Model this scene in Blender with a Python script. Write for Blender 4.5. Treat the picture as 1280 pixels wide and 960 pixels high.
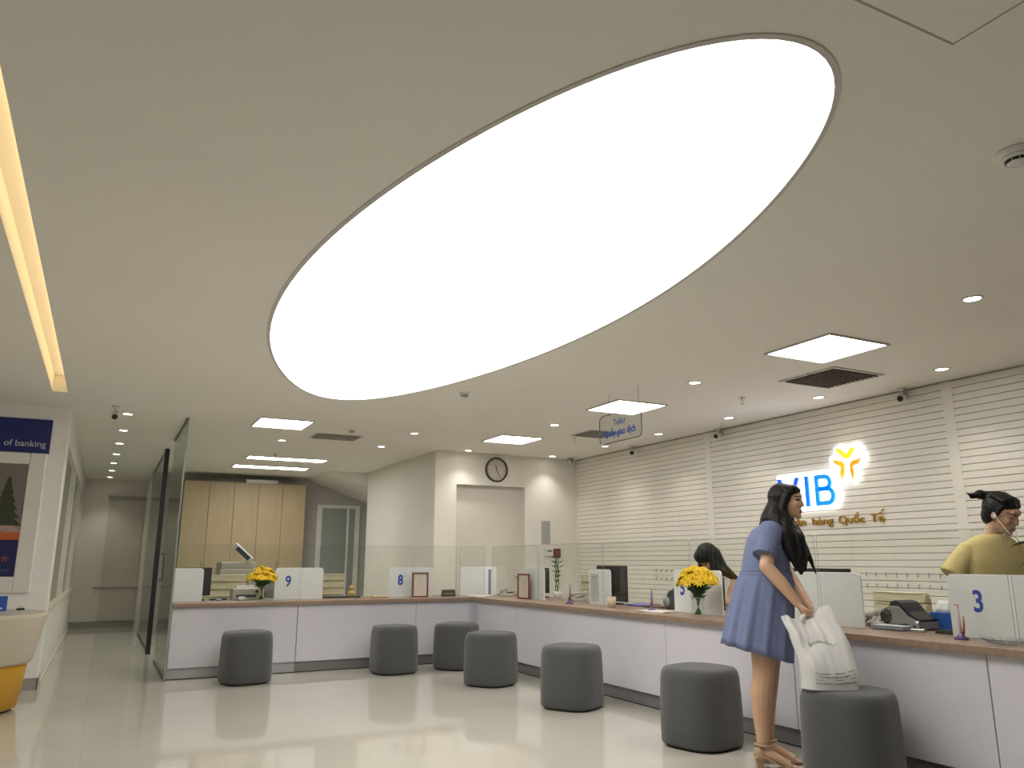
import bpy, bmesh, math, random
from mathutils import Vector, Matrix, noise
random.seed(7)
PI = math.pi
scene = bpy.context.scene
for o in list(bpy.data.objects): bpy.data.objects.remove(o)
COL = scene.collection

# ------------------------------------------------------------------ camera, world, exposure
YAW, TILT = math.radians(27.08), math.radians(12.8)
CEIL = 2.74
cam_d = bpy.data.cameras.new('camera'); cam_d.lens = 36 * 975.5 / 1280; cam_d.sensor_width = 36
cam_d.clip_start = 0.05; cam_d.clip_end = 100
cam = bpy.data.objects.new('camera', cam_d); COL.objects.link(cam)
cam.location = (0, 0, 1.2); cam.rotation_euler = (PI / 2 + TILT, 0, -YAW)
scene.camera = cam
w = bpy.data.worlds.new('world'); scene.world = w; w.use_nodes = True
w.node_tree.nodes['Background'].inputs[0].default_value = (0.9, 0.85, 0.75, 1)
w.node_tree.nodes['Background'].inputs[1].default_value = 0.15
vs = scene.view_settings
vs.view_transform = 'Standard'; vs.look = 'None'; vs.gamma = 1; vs.use_curve_mapping = False
vs.exposure = 0.46
WARM = (1.0, 0.90, 0.74)
OVAL_POWER, PANEL_POWER, SPOT_W = 2.8, 13.0, 11.5

# ------------------------------------------------------------------ materials
MATS = {}
def mat(name, col=(.8, .8, .8), rough=.5, metal=0., spec=.5, em=None, ems=0., var=0., scale=8., bump=0., bscale=200., alpha=None, sheen=0., stretch=None, trans=0.):
    if name in MATS: return MATS[name]
    m = bpy.data.materials.new(name); m.use_nodes = True; MATS[name] = m
    nt = m.node_tree; b = nt.nodes['Principled BSDF']
    b.inputs['Base Color'].default_value = (*col, 1)
    b.inputs['Roughness'].default_value = rough; b.inputs['Metallic'].default_value = metal
    b.inputs['Specular IOR Level'].default_value = spec
    if sheen: b.inputs['Sheen Weight'].default_value = sheen
    if em: b.inputs['Emission Color'].default_value = (*em, 1); b.inputs['Emission Strength'].default_value = ems
    if alpha is not None: b.inputs['Alpha'].default_value = alpha
    tc = nt.nodes.new('ShaderNodeTexCoord')
    src = tc.outputs['Object']
    if stretch:
        mp = nt.nodes.new('ShaderNodeMapping'); mp.inputs['Scale'].default_value = stretch
        nt.links.new(src, mp.inputs[0]); src = mp.outputs[0]
    n = nt.nodes.new('ShaderNodeTexNoise'); n.inputs['Scale'].default_value = scale; n.inputs['Detail'].default_value = 4
    nt.links.new(src, n.inputs['Vector'])
    r = nt.nodes.new('ShaderNodeValToRGB')
    v = max(var, .015)
    r.color_ramp.elements[0].position = .3; r.color_ramp.elements[1].position = .7
    r.color_ramp.elements[0].color = (*[c * (1 - v) for c in col], 1)
    r.color_ramp.elements[1].color = (*[min(1, c * (1 + v)) for c in col], 1)
    nt.links.new(n.outputs[0], r.inputs[0]); nt.links.new(r.outputs[0], b.inputs['Base Color'])
    if bump:
        n2 = nt.nodes.new('ShaderNodeTexNoise'); n2.inputs['Scale'].default_value = bscale
        nt.links.new(src, n2.inputs['Vector'])
        bp = nt.nodes.new('ShaderNodeBump'); bp.inputs['Strength'].default_value = bump; bp.inputs['Distance'].default_value = .004
        nt.links.new(n2.outputs[0], bp.inputs['Height']); nt.links.new(bp.outputs[0], b.inputs['Normal'])
    if trans:
        t = nt.nodes.new('ShaderNodeBsdfTranslucent'); t.inputs[0].default_value = (*col, 1)
        mx = nt.nodes.new('ShaderNodeMixShader'); mx.inputs[0].default_value = trans
        nt.links.new(b.outputs[0], mx.inputs[1]); nt.links.new(t.outputs[0], mx.inputs[2])
        nt.links.new(mx.outputs[0], nt.nodes['Material Output'].inputs[0])
    return m

def glass(name, tint=(.965, .98, .965), base=.025, rough=0.02):
    if name in MATS: return MATS[name]
    m = bpy.data.materials.new(name); m.use_nodes = True; MATS[name] = m
    nt = m.node_tree; nt.nodes.remove(nt.nodes['Principled BSDF'])
    t = nt.nodes.new('ShaderNodeBsdfTransparent'); t.inputs[0].default_value = (*tint, 1)
    g = nt.nodes.new('ShaderNodeBsdfGlossy'); g.inputs['Roughness'].default_value = rough
    lw = nt.nodes.new('ShaderNodeLayerWeight'); lw.inputs[0].default_value = .5
    pw = nt.nodes.new('ShaderNodeMath'); pw.operation = 'POWER'; pw.inputs[1].default_value = 4.5
    f = nt.nodes.new('ShaderNodeMath'); f.operation = 'MULTIPLY_ADD'; f.inputs[1].default_value = .6; f.inputs[2].default_value = base
    nt.links.new(lw.outputs['Facing'], pw.inputs[0]); nt.links.new(pw.outputs[0], f.inputs[0])
    mx = nt.nodes.new('ShaderNodeMixShader')
    nt.links.new(f.outputs[0], mx.inputs[0]); nt.links.new(t.outputs[0], mx.inputs[1]); nt.links.new(g.outputs[0], mx.inputs[2])
    nt.links.new(mx.outputs[0], nt.nodes['Material Output'].inputs[0])
    return m

def emit(name, col, s):
    if name in MATS: return MATS[name]
    m = bpy.data.materials.new(name); m.use_nodes = True; MATS[name] = m
    nt = m.node_tree; b = nt.nodes['Principled BSDF']
    b.inputs['Base Color'].default_value = (.8, .8, .8, 1)
    b.inputs['Emission Color'].default_value = (*col, 1); b.inputs['Emission Strength'].default_value = s
    return m

def floor_mat():
    m = mat('floor_tile', (.54, .52, .46), .05, spec=.5, var=.03, scale=1.3)
    nt = m.node_tree; b = nt.nodes['Principled BSDF']
    tc = nt.nodes.new('ShaderNodeTexCoord')
    br = nt.nodes.new('ShaderNodeTexBrick'); br.offset = 0; br.inputs['Scale'].default_value = 1
    br.inputs['Brick Width'].default_value = .8; br.inputs['Row Height'].default_value = .8; br.inputs['Mortar Size'].default_value = .0015
    br.inputs['Color1'].default_value = (1, 1, 1, 1); br.inputs['Color2'].default_value = (.97, .97, .97, 1); br.inputs['Mortar'].default_value = (.8, .79, .77, 1)
    nt.links.new(tc.outputs['Object'], br.inputs['Vector'])
    mx = nt.nodes.new('ShaderNodeMix'); mx.data_type = 'RGBA'; mx.blend_type = 'MULTIPLY'; mx.inputs[0].default_value = 1
    src = b.inputs['Base Color'].links[0].from_socket
    nt.links.new(src, mx.inputs[6]); nt.links.new(br.outputs[0], mx.inputs[7]); nt.links.new(mx.outputs[2], b.inputs['Base Color'])
    return m

W_WALL = mat('wall_paint', (.82, .79, .72), .6, var=.015, scale=1.5, bump=.03, bscale=120)
W_CEIL = mat('ceiling_paint', (.89, .865, .80), .8, var=.015, scale=1.2)
W_PILLAR = mat('pillar_paint', (.90, .89, .87), .45)
W_SLAT = mat('slat_lacquer', (.83, .80, .73), .32, var=.01)
W_BACK = mat('slat_backing', (.42, .39, .34), .6)
GREY_KICK = mat('kick_metal', (.27, .27, .27), .35, metal=.4)
PANEL_W = mat('counter_white', (.70, .69, .76), .35)
WOOD = mat('oak_worktop', (.29, .20, .145), .4, var=.16, scale=6, stretch=(.7, 6, 6))
FABRIC = mat('grey_fabric', (.080, .083, .085), .95, var=.18, scale=160, bump=.4, bscale=500, sheen=.25)
ACRYL = mat('white_acrylic', (.90, .90, .94), .3)
BLACKP = mat('black_plastic', (.012, .012, .014), .4)
DARKP = mat('dark_grey_plastic', (.05, .055, .06), .45)
GREYP = mat('grey_plastic', (.32, .32, .32), .45)
BEIGE_L = mat('beige_leather', (.58, .52, .36), .5, var=.05)
CHROME = mat('chrome', (.6, .6, .6), .2, metal=1)
GLASS = glass('clear_glass')
GLASSG = glass('partition_glass', (.90, .94, .91))
GEDGE = mat('glass_edge', (.30, .34, .32), .2)
BLUE = mat('blue_print', (.02, .08, .48), .5)
PAPER = mat('paper', (.80, .79, .76), .7)
WHITEP = mat('white_plastic', (.75, .74, .71), .4)
SKIN = mat('skin', (.64, .40, .26), .5, var=.05, scale=12)
SKIN2 = mat('skin_fair', (.56, .34, .23), .5, var=.05, scale=12)
HAIR = mat('black_hair', (.006, .005, .006), .48, spec=.3, var=.4, scale=30, stretch=(9, 9, .6), bump=.3, bscale=40)
LIP = mat('lip', (.36, .09, .08), .4)
EYE = mat('eye_dark', (.02, .015, .012), .25)
TOOTH = mat('teeth', (.7, .66, .6), .3)
DENIM = mat('chambray', (.17, .205, .36), .85, var=.10, scale=90, bump=.25, bscale=400)
YSHIRT = mat('yellow_tee', (.62, .50, .22), .85, var=.05, scale=40, bump=.15, bscale=300)
YELLOW = mat('petal_yellow', (.83, .55, .01), .6, var=.15, scale=40)
YCENTRE = mat('flower_centre', (.62, .33, .01), .7)
GREEN = mat('leaf_green', (.045, .11, .03), .6, var=.3, scale=30)
GOLD = mat('gold_letters', (.50, .27, .03), .35, metal=.5)

# ------------------------------------------------------------------ mesh helpers
class MB:
    def __init__(s): s.v = []; s.f = []; s.m = []; s.cur = 0
    def add(s, vs, fs):
        o = len(s.v); s.v += [tuple(p) for p in vs]; s.f += [tuple(i + o for i in f) for f in fs]; s.m += [s.cur] * len(fs); return s
    def box(s, x0, x1, y0, y1, z0, z1):
        P = [(x0, y0, z0), (x1, y0, z0), (x1, y1, z0), (x0, y1, z0), (x0, y0, z1), (x1, y0, z1), (x1, y1, z1), (x0, y1, z1)]
        return s.add(P, [(3, 2, 1, 0), (4, 5, 6, 7), (0, 1, 5, 4), (1, 2, 6, 5), (2, 3, 7, 6), (3, 0, 4, 7)])
    def loft(s, rings, cap=True):
        n = len(rings[0]); vs = [p for r in rings for p in r]; fs = []
        for k in range(len(rings) - 1):
            for i in range(n):
                j = (i + 1) % n; fs.append((k * n + i, k * n + j, (k + 1) * n + j, (k + 1) * n + i))
        if cap: fs.append(tuple(range(n - 1, -1, -1))); fs.append(tuple(range((len(rings) - 1) * n, len(rings) * n)))
        return s.add(vs, fs)
    def lathe(s, prof, n=24, c=(0, 0, 0), axis='z', cap=True):
        R = []
        for r, h in prof:
            ring = []
            for i in range(n):
                a = 2 * PI * i / n; x, y = r * math.cos(a), r * math.sin(a)
                p = (x, y, h) if axis == 'z' else ((h, x, y) if axis == 'x' else (y, h, x))
                ring.append((p[0] + c[0], p[1] + c[1], p[2] + c[2]))
            R.append(ring)
        return s.loft(R, cap)
    def prism(s, poly, fn0, fn1):   # polygon of 2-D points mapped by two functions
        n = len(poly); vs = [fn0(*p) for p in poly] + [fn1(*p) for p in poly]
        fs = [tuple(range(n - 1, -1, -1)), tuple(range(n, 2 * n))] + [(i, (i + 1) % n, n + (i + 1) % n, n + i) for i in range(n)]
        return s.add(vs, fs)
    def tube(s, pts, r, n=8):
        pts = [Vector(p) for p in pts]; rs = r if isinstance(r, (list, tuple)) else [r] * len(pts); R = []
        up = None
        for i, p in enumerate(pts):
            t = (pts[min(i + 1, len(pts) - 1)] - pts[max(i - 1, 0)]).normalized()
            if up is None: up = t.orthogonal().normalized()
            a = (up - t * up.dot(t)); a = a.normalized() if a.length > 1e-6 else t.orthogonal().normalized(); up = a; b = t.cross(a)
            R.append([p + (a * math.cos(2 * PI * k / n) + b * math.sin(2 * PI * k / n)) * rs[i] for k in range(n)])
        return s.loft(R)
    def ell(s, c, r, M=None, nu=16, nv=10):
        vs = [Vector((0, 0, r[2]))]; 
        for j in range(1, nv):
            t = PI * j / nv
            for i in range(nu):
                a = 2 * PI * i / nu; vs.append(Vector((r[0] * math.sin(t) * math.cos(a), r[1] * math.sin(t) * math.sin(a), r[2] * math.cos(t))))
        vs.append(Vector((0, 0, -r[2]))); fs = []
        for i in range(nu): fs.append((0, 1 + i, 1 + (i + 1) % nu))
        for j in range(nv - 2):
            for i in range(nu):
                a = 1 + j * nu + i; b = 1 + j * nu + (i + 1) % nu; fs.append((a, a + nu, b + nu, b))
        L = len(vs) - 1; o = 1 + (nv - 2) * nu
        for i in range(nu): fs.append((L, o + (i + 1) % nu, o + i))
        if M: vs = [M @ v for v in vs]
        return s.add([v + Vector(c) for v in vs], fs)
    def cap(s, p0, r0, p1, r1, n=12):
        p0, p1 = Vector(p0), Vector(p1); d = p1 - p0
        if d.length < 1e-6: return s.ell(p0, (r0,) * 3)
        t = d.normalized(); a = t.orthogonal().normalized(); b = t.cross(a); R = []
        def ring(c, r): return [c + (a * math.cos(2 * PI * k / n) + b * math.sin(2 * PI * k / n)) * r for k in range(n)]
        for q in (85, 60, 30): R.append(ring(p0 - t * r0 * math.sin(math.radians(q)), r0 * math.cos(math.radians(q))))
        R.append(ring(p0, r0)); R.append(ring(p1, r1))
        for q in (30, 60, 85): R.append(ring(p1 + t * r1 * math.sin(math.radians(q)), r1 * math.cos(math.radians(q))))
        return s.loft(R)
    def chain(s, pts, rs):
        for i in range(len(pts) - 1): s.cap(pts[i], rs[i], pts[i + 1], rs[i + 1])
        return s
    def mesh(s, name, mats, smooth=False):
        me = bpy.data.meshes.new(name); me.from_pydata(s.v, [], s.f)
        if not isinstance(mats, (list, tuple)): mats = [mats]
        for m in mats: me.materials.append(m)
        me.polygons.foreach_set('material_index', s.m)
        bm = bmesh.new(); bm.from_mesh(me); bmesh.ops.recalc_face_normals(bm, faces=bm.faces); bm.to_mesh(me); bm.free()
        if smooth: me.polygons.foreach_set('use_smooth', [True] * len(me.polygons))
        me.update(); return me
    def build(s, name, mats, parent=None, smooth=False, bevel=0., seg=2):
        me = s.mesh(name, mats, smooth)
        if bevel:
            bm = bmesh.new(); bm.from_mesh(me)
            bmesh.ops.remove_doubles(bm, verts=bm.verts, dist=1e-6)
            ed = [e for e in bm.edges if len(e.link_faces) == 2 and e.calc_face_angle(0) > .5]
            bmesh.ops.bevel(bm, geom=ed, offset=bevel, segments=seg, affect='EDGES', profile=.5)
            bm.to_mesh(me); bm.free()
        return link(name, me, parent)
def link(name, data, parent=None):
    o = bpy.data.objects.new(name, data); COL.objects.link(o)
    if parent is not None: o.parent = parent
    return o
def tag(o, label, cat, group=None):
    o['label'] = label; o['category'] = cat
    if group: o['group'] = group
    return o
def thing(name, label, cat, loc=(0, 0, 0), rz=0, group=None):
    o = link(name, None); o.location = loc; o.rotation_euler = (0, 0, rz); o.empty_display_size = .1
    return tag(o, label, cat, group)
def struct(o, label=None):
    o['kind'] = 'structure'
    if label: o['label'] = label
    return o
def copy_tree(o, parent=None):
    c = o.copy(); COL.objects.link(c); c.parent = parent
    for ch in list(o.children): copy_tree(ch, c)
    return c
def smooth_angle(o, ang=.6):
    me = o.data; bm = bmesh.new(); bm.from_mesh(me)
    for f in bm.faces: f.smooth = True
    for e in bm.edges: e.smooth = not (len(e.link_faces) == 2 and e.calc_face_angle(0) > ang)
    bm.to_mesh(me); bm.free(); return o
def text_mesh(name, s, size, mats, M, extrude=.004, offset=0., align='LEFT', sx=1.):
    cu = bpy.data.curves.new(name, 'FONT'); cu.body = s; cu.size = size; cu.extrude = extrude; cu.offset = offset; cu.align_x = align
    cu.resolution_u = 4
    o = bpy.data.objects.new(name, cu); COL.objects.link(o)
    dg = bpy.context.evaluated_depsgraph_get(); dg.update()
    me = bpy.data.meshes.new_from_object(o.evaluated_get(dg)); bpy.data.objects.remove(o)
    me.transform(M @ Matrix.Diagonal((sx, 1, 1, 1))); me.materials.clear()
    for m in (mats if isinstance(mats, (list, tuple)) else [mats]): me.materials.append(m)
    me.name = name; return me
def basis(X, Y, Z, loc):
    return Matrix(((X[0], Y[0], Z[0], loc[0]), (X[1], Y[1], Z[1], loc[1]), (X[2], Y[2], Z[2], loc[2]), (0, 0, 0, 1)))
def on_right(loc): return basis((0, -1, 0), (0, 0, 1), (-1, 0, 0), loc)      # reads from the customer side of the right counter
def on_back(loc): return basis((1, 0, 0), (0, 0, 1), (0, -1, 0), loc)        # reads facing the back of the hall
def rrect(x0, x1, z0, z1, r, n=5, corners=(1, 1, 1, 1)):   # corners: bl, br, tr, tl
    P = []
    for k, (cx, cz, a0) in enumerate(((x0, z0, PI), (x1, z0, 1.5 * PI), (x1, z1, 0), (x0, z1, .5 * PI))):
        if not corners[k]: P.append((cx, cz)); continue
        ox = cx + r * (1 if k in (0, 3) else -1); oz = cz + r * (1 if k in (0, 1) else -1)
        for i in range(n + 1):
            a = a0 + .5 * PI * i / n; P.append((ox + r * math.cos(a), oz + r * math.sin(a)))
    return P
def remesh(mb, voxel, smooth_it=4, factor=.5):
    me = mb.mesh('tmp', SKIN); o = bpy.data.objects.new('tmp', me); COL.objects.link(o)
    r = o.modifiers.new('r', 'REMESH'); r.mode = 'VOXEL'; r.voxel_size = voxel; r.use_smooth_shade = True
    if smooth_it:
        q = o.modifiers.new('s', 'SMOOTH'); q.iterations = smooth_it; q.factor = factor
    dg = bpy.context.evaluated_depsgraph_get(); dg.update()
    out = bpy.data.meshes.new_from_object(o.evaluated_get(dg)); bpy.data.objects.remove(o)
    out.polygons.foreach_set('use_smooth', [True] * len(out.polygons))
    return out

# ------------------------------------------------------------------ the room shell
XR, YB, XS, XL = 6.42, 10.35, 4.07, -.45       # slatted wall, door wall, side wall, corridor wall
OV = (1.81, 4.41, 1.01, 2.925)
OVC = [0.9978, 0.0003, -0.001, 0.0015, 0.0227, -0.0013, -0.0051, 0.017, -0.0069]     # slightly egg-shaped outline
def ovr(a): return OVC[0] + sum(OVC[2 * k - 1] * math.cos(k * a) + OVC[2 * k] * math.sin(k * a) for k in range(1, 5))
struct(MB().box(-3.1, 6.6, -3.1, 17.3, -.06, 0).build('floor', floor_mat()))
def oval(a, b, z): return [(a * ovr(2 * PI * i / 128) * math.cos(2 * PI * i / 128), b * ovr(2 * PI * i / 128) * math.sin(2 * PI * i / 128), z) for i in range(128)]
def ceiling():
    bm = bmesh.new()
    def loop(pts):
        vs = [bm.verts.new((x, y, CEIL)) for x, y in pts]
        return [bm.edges.new((vs[i], vs[(i + 1) % len(vs)])) for i in range(len(vs))]
    E = loop([(-3.1, -3.1), (6.6, -3.1), (6.6, 17.3), (-3.1, 17.3)])
    E += loop([(OV[0] + p[0], OV[1] + p[1]) for p in oval(OV[2], OV[3], 0)])
    E += loop([(-.575, -2), (-.45, -2), (-.45, 8.25), (-.575, 8.25)])
    bmesh.ops.triangle_fill(bm, edges=E, use_beauty=True)
    for f in bm.faces:
        if f.normal.z > 0: f.normal_flip()
    me = bpy.data.meshes.new('ceiling'); bm.to_mesh(me); bm.free(); me.materials.append(W_CEIL)
    o = struct(link('ceiling', me))
    MB().box(-3.1, 6.6, -3.1, 17.3, CEIL + .2, CEIL + .25).build('slab', W_CEIL, o)
    c = MB()   # cove recess walls
    c.box(-.595, -.575, -2.02, 8.27, CEIL + .0008, CEIL + .15).box(-.45, -.43, -2.02, 8.27, CEIL + .0008, CEIL + .15)
    c.box(-.595, -.43, -2.02, 8.27, CEIL + .15, CEIL + .17).box(-.595, -.43, 8.25, 8.27, CEIL + .0008, CEIL + .15).box(-.595, -.43, -2.02, -2, CEIL + .0008, CEIL + .15)
    c.build('cove_recess', W_CEIL, o)
ceiling()
cv = thing('cove_light', 'long warm cove light strip recessed in the ceiling above the pillar', 'light', (-.462, 3.1, CEIL + .1))
MB().box(-.004, .010, -5.0, 5.1, -.01, .03).build('led_strip', emit('cove_led', (1, .70, .33), 2.2), cv)
# oval light
ov = thing('oval_ceiling_light', 'huge glowing white oval light panel set into the ceiling', 'light', (OV[0], OV[1], CEIL))
MB().loft([oval(OV[2] - .006, OV[3] - .006, -.002), oval(OV[2] - .006, OV[3] - .006, .03)]).build('diffuser', emit('oval_glow', (1, .96, .90), OVAL_POWER), ov)
rim = MB(); R0 = [oval(OV[2] + .02, OV[3] + .02, 0), oval(OV[2] + .018, OV[3] + .018, -.005), oval(OV[2] - .005, OV[3] - .005, -.005), oval(OV[2] - .005, OV[3] - .005, .03)]
rim.loft(R0, cap=False).build('rim', mat('rim_grey', (.60, .58, .55), .5), ov)

# right wall: backing, mullions, slats
wr = struct(MB().box(XR, XR + .15, -3.1, YB, 0, CEIL).build('wall_right', W_BACK), 'white horizontally slatted wall behind the tellers')
PITCH = .0607
for y in (7.31, 4.2, 1.09, -2.02): MB().box(XR - .014, XR, y - .05, y + .05, 0, CEIL - .012).build('mullion', W_SLAT, wr)
bays = [(7.36, YB), (4.25, 7.26), (1.14, 4.15), (-1.97, 1.04)]
slat_mesh = {}
for bi, (y0, y1) in enumerate(bays):
    L = round(y1 - y0, 3)
    if L not in slat_mesh:
        poly = [(0, .004), (0, PITCH - .007), (-.003, PITCH - .004), (-.009, PITCH - .004), (-.012, PITCH - .007), (-.012, .004), (-.009, .001), (-.003, .001)]
        slat_mesh[L] = MB().prism(poly, lambda a, b: (a, 0, b), lambda a, b: (a, L, b)).mesh('slat', W_SLAT)
    for k in range(45 if bi < 3 else 0):
        o = link('slat', slat_mesh[L], wr); o.location = (XR, y0, CEIL - .012 - PITCH * (k + 1))
# door wall with a recessed doorway
wb = MB(); DX0, DX1, DZ = 4.40, 5.51, 2.28
wb.box(XS, DX0, YB, YB + .25, 0, CEIL).box(DX1, XR + .15, YB, YB + .25, 0, CEIL).box(DX0, DX1, YB, YB + .25, DZ, CEIL)
struct(wb.build('wall_back', W_WALL), 'plain cream wall with a recessed doorway')
dr = struct(MB().box(DX0, DX1, YB + .13, YB + .17, 0, DZ).build('door_1', mat('door_cream', (.70, .67, .60), .5)), 'flush cream door in the recess under the wall clock')
MB().lathe([(.0, -.01), (.025, -.01), (.025, .0), (.012, .01), (.012, .05), (.0, .05)], 12, (DX1 - .1, YB + .08, 1.0), 'y').build('door_handle', CHROME, dr, True)
struct(MB().box(XS, XS + .2, YB + .25, 13.6, 0, CEIL).build('wall_side', W_WALL), 'cream side wall running back beside the door wall')
struct(MB().box(XS + .2, 4.75, 13.4, 13.6, 0, CEIL).box(4.6, 4.75, 13.6, 15.2, 0, CEIL).build('wall_return', W_WALL))
struct(MB().box(.64, 4.75, 15.2, 15.35, 0, CEIL).build('wall_rear', mat('rear_wall', (.46, .44, .40), .6)), 'greyish rear wall of the back office')
MB().prism([(3.30, CEIL), (4.6, CEIL), (4.6, 2.30)], lambda a, b: (a, 13.6, b), lambda a, b: (a, 15.2, b)).build('trim_1', W_WALL)
struct(bpy.data.objects['trim_1'], 'sloping soffit under the ceiling of the back office')
d2 = struct(MB().box(3.56, 4.40, 15.16, 15.20, 0, 2.26).build('door_2', WHITEP), 'white framed frosted glass door at the rear of the back office')
MB().box(3.66, 4.30, 15.15, 15.165, .1, 2.2).build('pane', mat('frosted_pane', (.30, .33, .30), .3), d2)
MB().box(4.14, 4.18, 15.135, 15.15, .1, 2.2).build('frame_bar', WHITEP, d2)
# corridor
struct(MB().box(XL - .15, .79, 17.0, 17.2, 0, CEIL).build('wall_corridor_end', W_WALL), 'plain end wall of the corridor')
rp = MB().box(.0, .62, 16.985, 17.0, .1, 2.36).build('trim_2', mat('roller_panel', (.64, .61, .54), .55)); struct(rp, 'flat pale panel on the corridor end wall')
MB().box(-.02, .64, 16.955, 17.0, 2.36, 2.43).build('track', mat('track_grey', (.40, .38, .34), .5), rp)
MB().box(-.12, .64, 16.97, 17.0, .70, .73).build('rail', mat('track_grey'), rp)
struct(MB().box(.64, .79, 15.35, 17.0, 0, CEIL).build('wall_corridor_side', W_WALL))
wl = MB(); wl.box(XL - .15, XL, 9.46, 17.0, 0, .70).box(XL - .15, XL, 9.46, 17.0, 2.42, CEIL)
for y in (9.46, 12.2, 14.9): wl.box(XL - .15, XL, y, y + .18, .7, 2.42)
wl.box(XL - .15, XL, 16.8, 17, .7, 2.42)
wl = struct(wl.build('wall_left', W_WALL), 'low corridor wall with sill under the blinds')
MB().box(XL - .15, XL + .02, 9.5, 17.0, .70, .735).build('sill', mat('sill_cream', (.72, .69, .58), .45), wl)
MB().box(XL - .14, XL - .005, 9.5, 16.95, 2.44, 2.50).build('curtain_rail', mat('track_grey'), wl)
for wi, (y0, y1) in enumerate(((9.64, 12.2), (12.38, 14.9), (15.08, 16.8))):
    wn = struct(MB().box(XL - .14, XL - .13, y0, y1, .735, 2.42).build('window_%d' % (wi + 1), mat('dusk_glass', (.05, .05, .05), .1)), 'window covered by pale vertical blinds')
    n = int((y1 - y0) / .115)
    for k in range(n):
        yc = y0 + (k + .5) * (y1 - y0) / n
        b = MB().box(-.0015, .0015, -.06, .06, .745, 2.42).build('blind_slat', mat('blind_fabric', (.60, .58, .50), .8), wn)
        b.location = (XL - .07, yc, 0); b.rotation_euler = (0, 0, .35)
# left hall walls, out of view, close the room
struct(MB().box(-3.1, -2.95, -3.1, 9.14, 0, CEIL).build('wall_hall_left', W_WALL))
struct(MB().box(-3.1, 6.6, -3.1, -2.95, 0, CEIL).build('wall_front', W_WALL))
pil = struct(MB().box(-3.1, XL, 9.14, 9.46, 0, CEIL).build('wall_pillar', W_PILLAR), 'white wall end carrying the posters')
struct(MB().box(-3.0, XL + .008, 9.125, 9.14, 0, .11).box(XL, XL + .012, 9.125, 9.46, 0, .11).build('baseboard_pillar', mat('skirting_grey', (.36, .35, .32), .3)))
struct(MB().box(XL, .64, 16.985, 17.0, 0, .11).build('baseboard_corridor', mat('skirting_grey')))
struct(MB().box(XL, XL + .012, 9.5, 17.0, 0, .03).build('baseboard_left', mat('sill_cream')))

# glass partition between hall and corridor
def partition(name, y0, y1, label, dark):
    t = thing(name, label, 'partition', (.68, y0, 0))
    MB().box(-.006, .006, .01, y1 - y0, .02, CEIL - .01).build('pane', GLASSG, t)
    MB().box(-.008, .008, 0, .012, .0, CEIL).build('front_edge', GEDGE, t)
    MB().box(-.012, .012, .012, y1 - y0, 0, .02).build('floor_channel', DARKP, t)
    MB().box(-.012, .012, .012, y1 - y0, CEIL - .018, CEIL).build('ceiling_channel', mat('channel_grey', (.12, .12, .115), .5), t)
    return t
partition('glass_partition', 9.13, 10.95, 'tall clear glass panel standing at the open end of the counter', False)
p2 = partition('glass_partition', 11.9, 15.3, 'tall glass partition deeper in the corridor with black front post', True)
p2.location.x = .65
MB().box(-.03, .03, -.05, .01, 0, CEIL - .005).build('post', BLACKP, p2)
MB().box(-.02, .02, 3.36, 3.4, 0, CEIL).build('end_post', WHITEP, p2)
MB().tube([(.05, -.03, .95), (.09, -.03, .95), (.09, -.03, 1.3), (.05, -.03, 1.3)], .012).build('handle', BLACKP, p2)

# ------------------------------------------------------------------ counters
ZT = .765
def unit(label, loc, rz, wdt, kick=GREY_KICK):
    t = thing('counter_unit', label, 'counter', loc, rz, 'white counter units under the oak worktop')
    MB().box(.003, wdt - .003, 0, .03, .115, ZT - .041).build('front_panel', PANEL_W, t, bevel=.002, seg=1)
    MB().box(0, wdt, .03, .05, .0, .112).build('kick_plate', kick, t)
    MB().box(.01, wdt - .01, .032, .6, .115, ZT - .041).build('carcass', mat('carcass_grey', (.5, .48, .46), .6), t)
    MB().box(.0, wdt, .028, .034, 0, .008).build('floor_gasket', BLACKP, t)
    return t
KW = mat('kick_white', (.46, .46, .48), .3)
for x0, x1, lb in ((.70, 2.005, 'white counter unit beside the glass panel, number 9 board above'), (2.005, 3.41, 'white counter unit between the number 9 and number 8 boards'), (3.41, 4.2, 'short white counter unit in the inner corner of the counter')):
    unit(lb, (x0, 9.2, 0), 0, x1 - x0, KW if x0 < 1 else GREY_KICK)
for y0, y1, lb in ((9.2, 8.13, 'white counter unit of the long side right at the inner corner'), (8.13, 6.78, 'white counter unit below the board carrying a paper notice'), (6.78, 5.43, 'white counter unit left of the flowers before the number 5 board'), (5.43, 4.06, 'white counter unit behind the woman in blue'), (4.06, 2.72, 'white counter unit behind the stool with the plastic bag'), (2.72, 1.36, 'white counter unit below the number 3 board')):
    unit(lb, (4.2, y0, 0), -PI / 2, y0 - y1)
wt = MB(); A = [(.70, 9.15), (4.15, 9.15), (4.15, .6), (4.97, .6), (4.97, 9.97), (.70, 9.97)]
wt.prism(A, lambda x, y: (x, y, ZT - .04), lambda x, y: (x, y, ZT))
tag(wt.build('worktop', WOOD, bevel=.003), 'long L-shaped oak worktop running along both counters', 'worktop')

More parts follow.
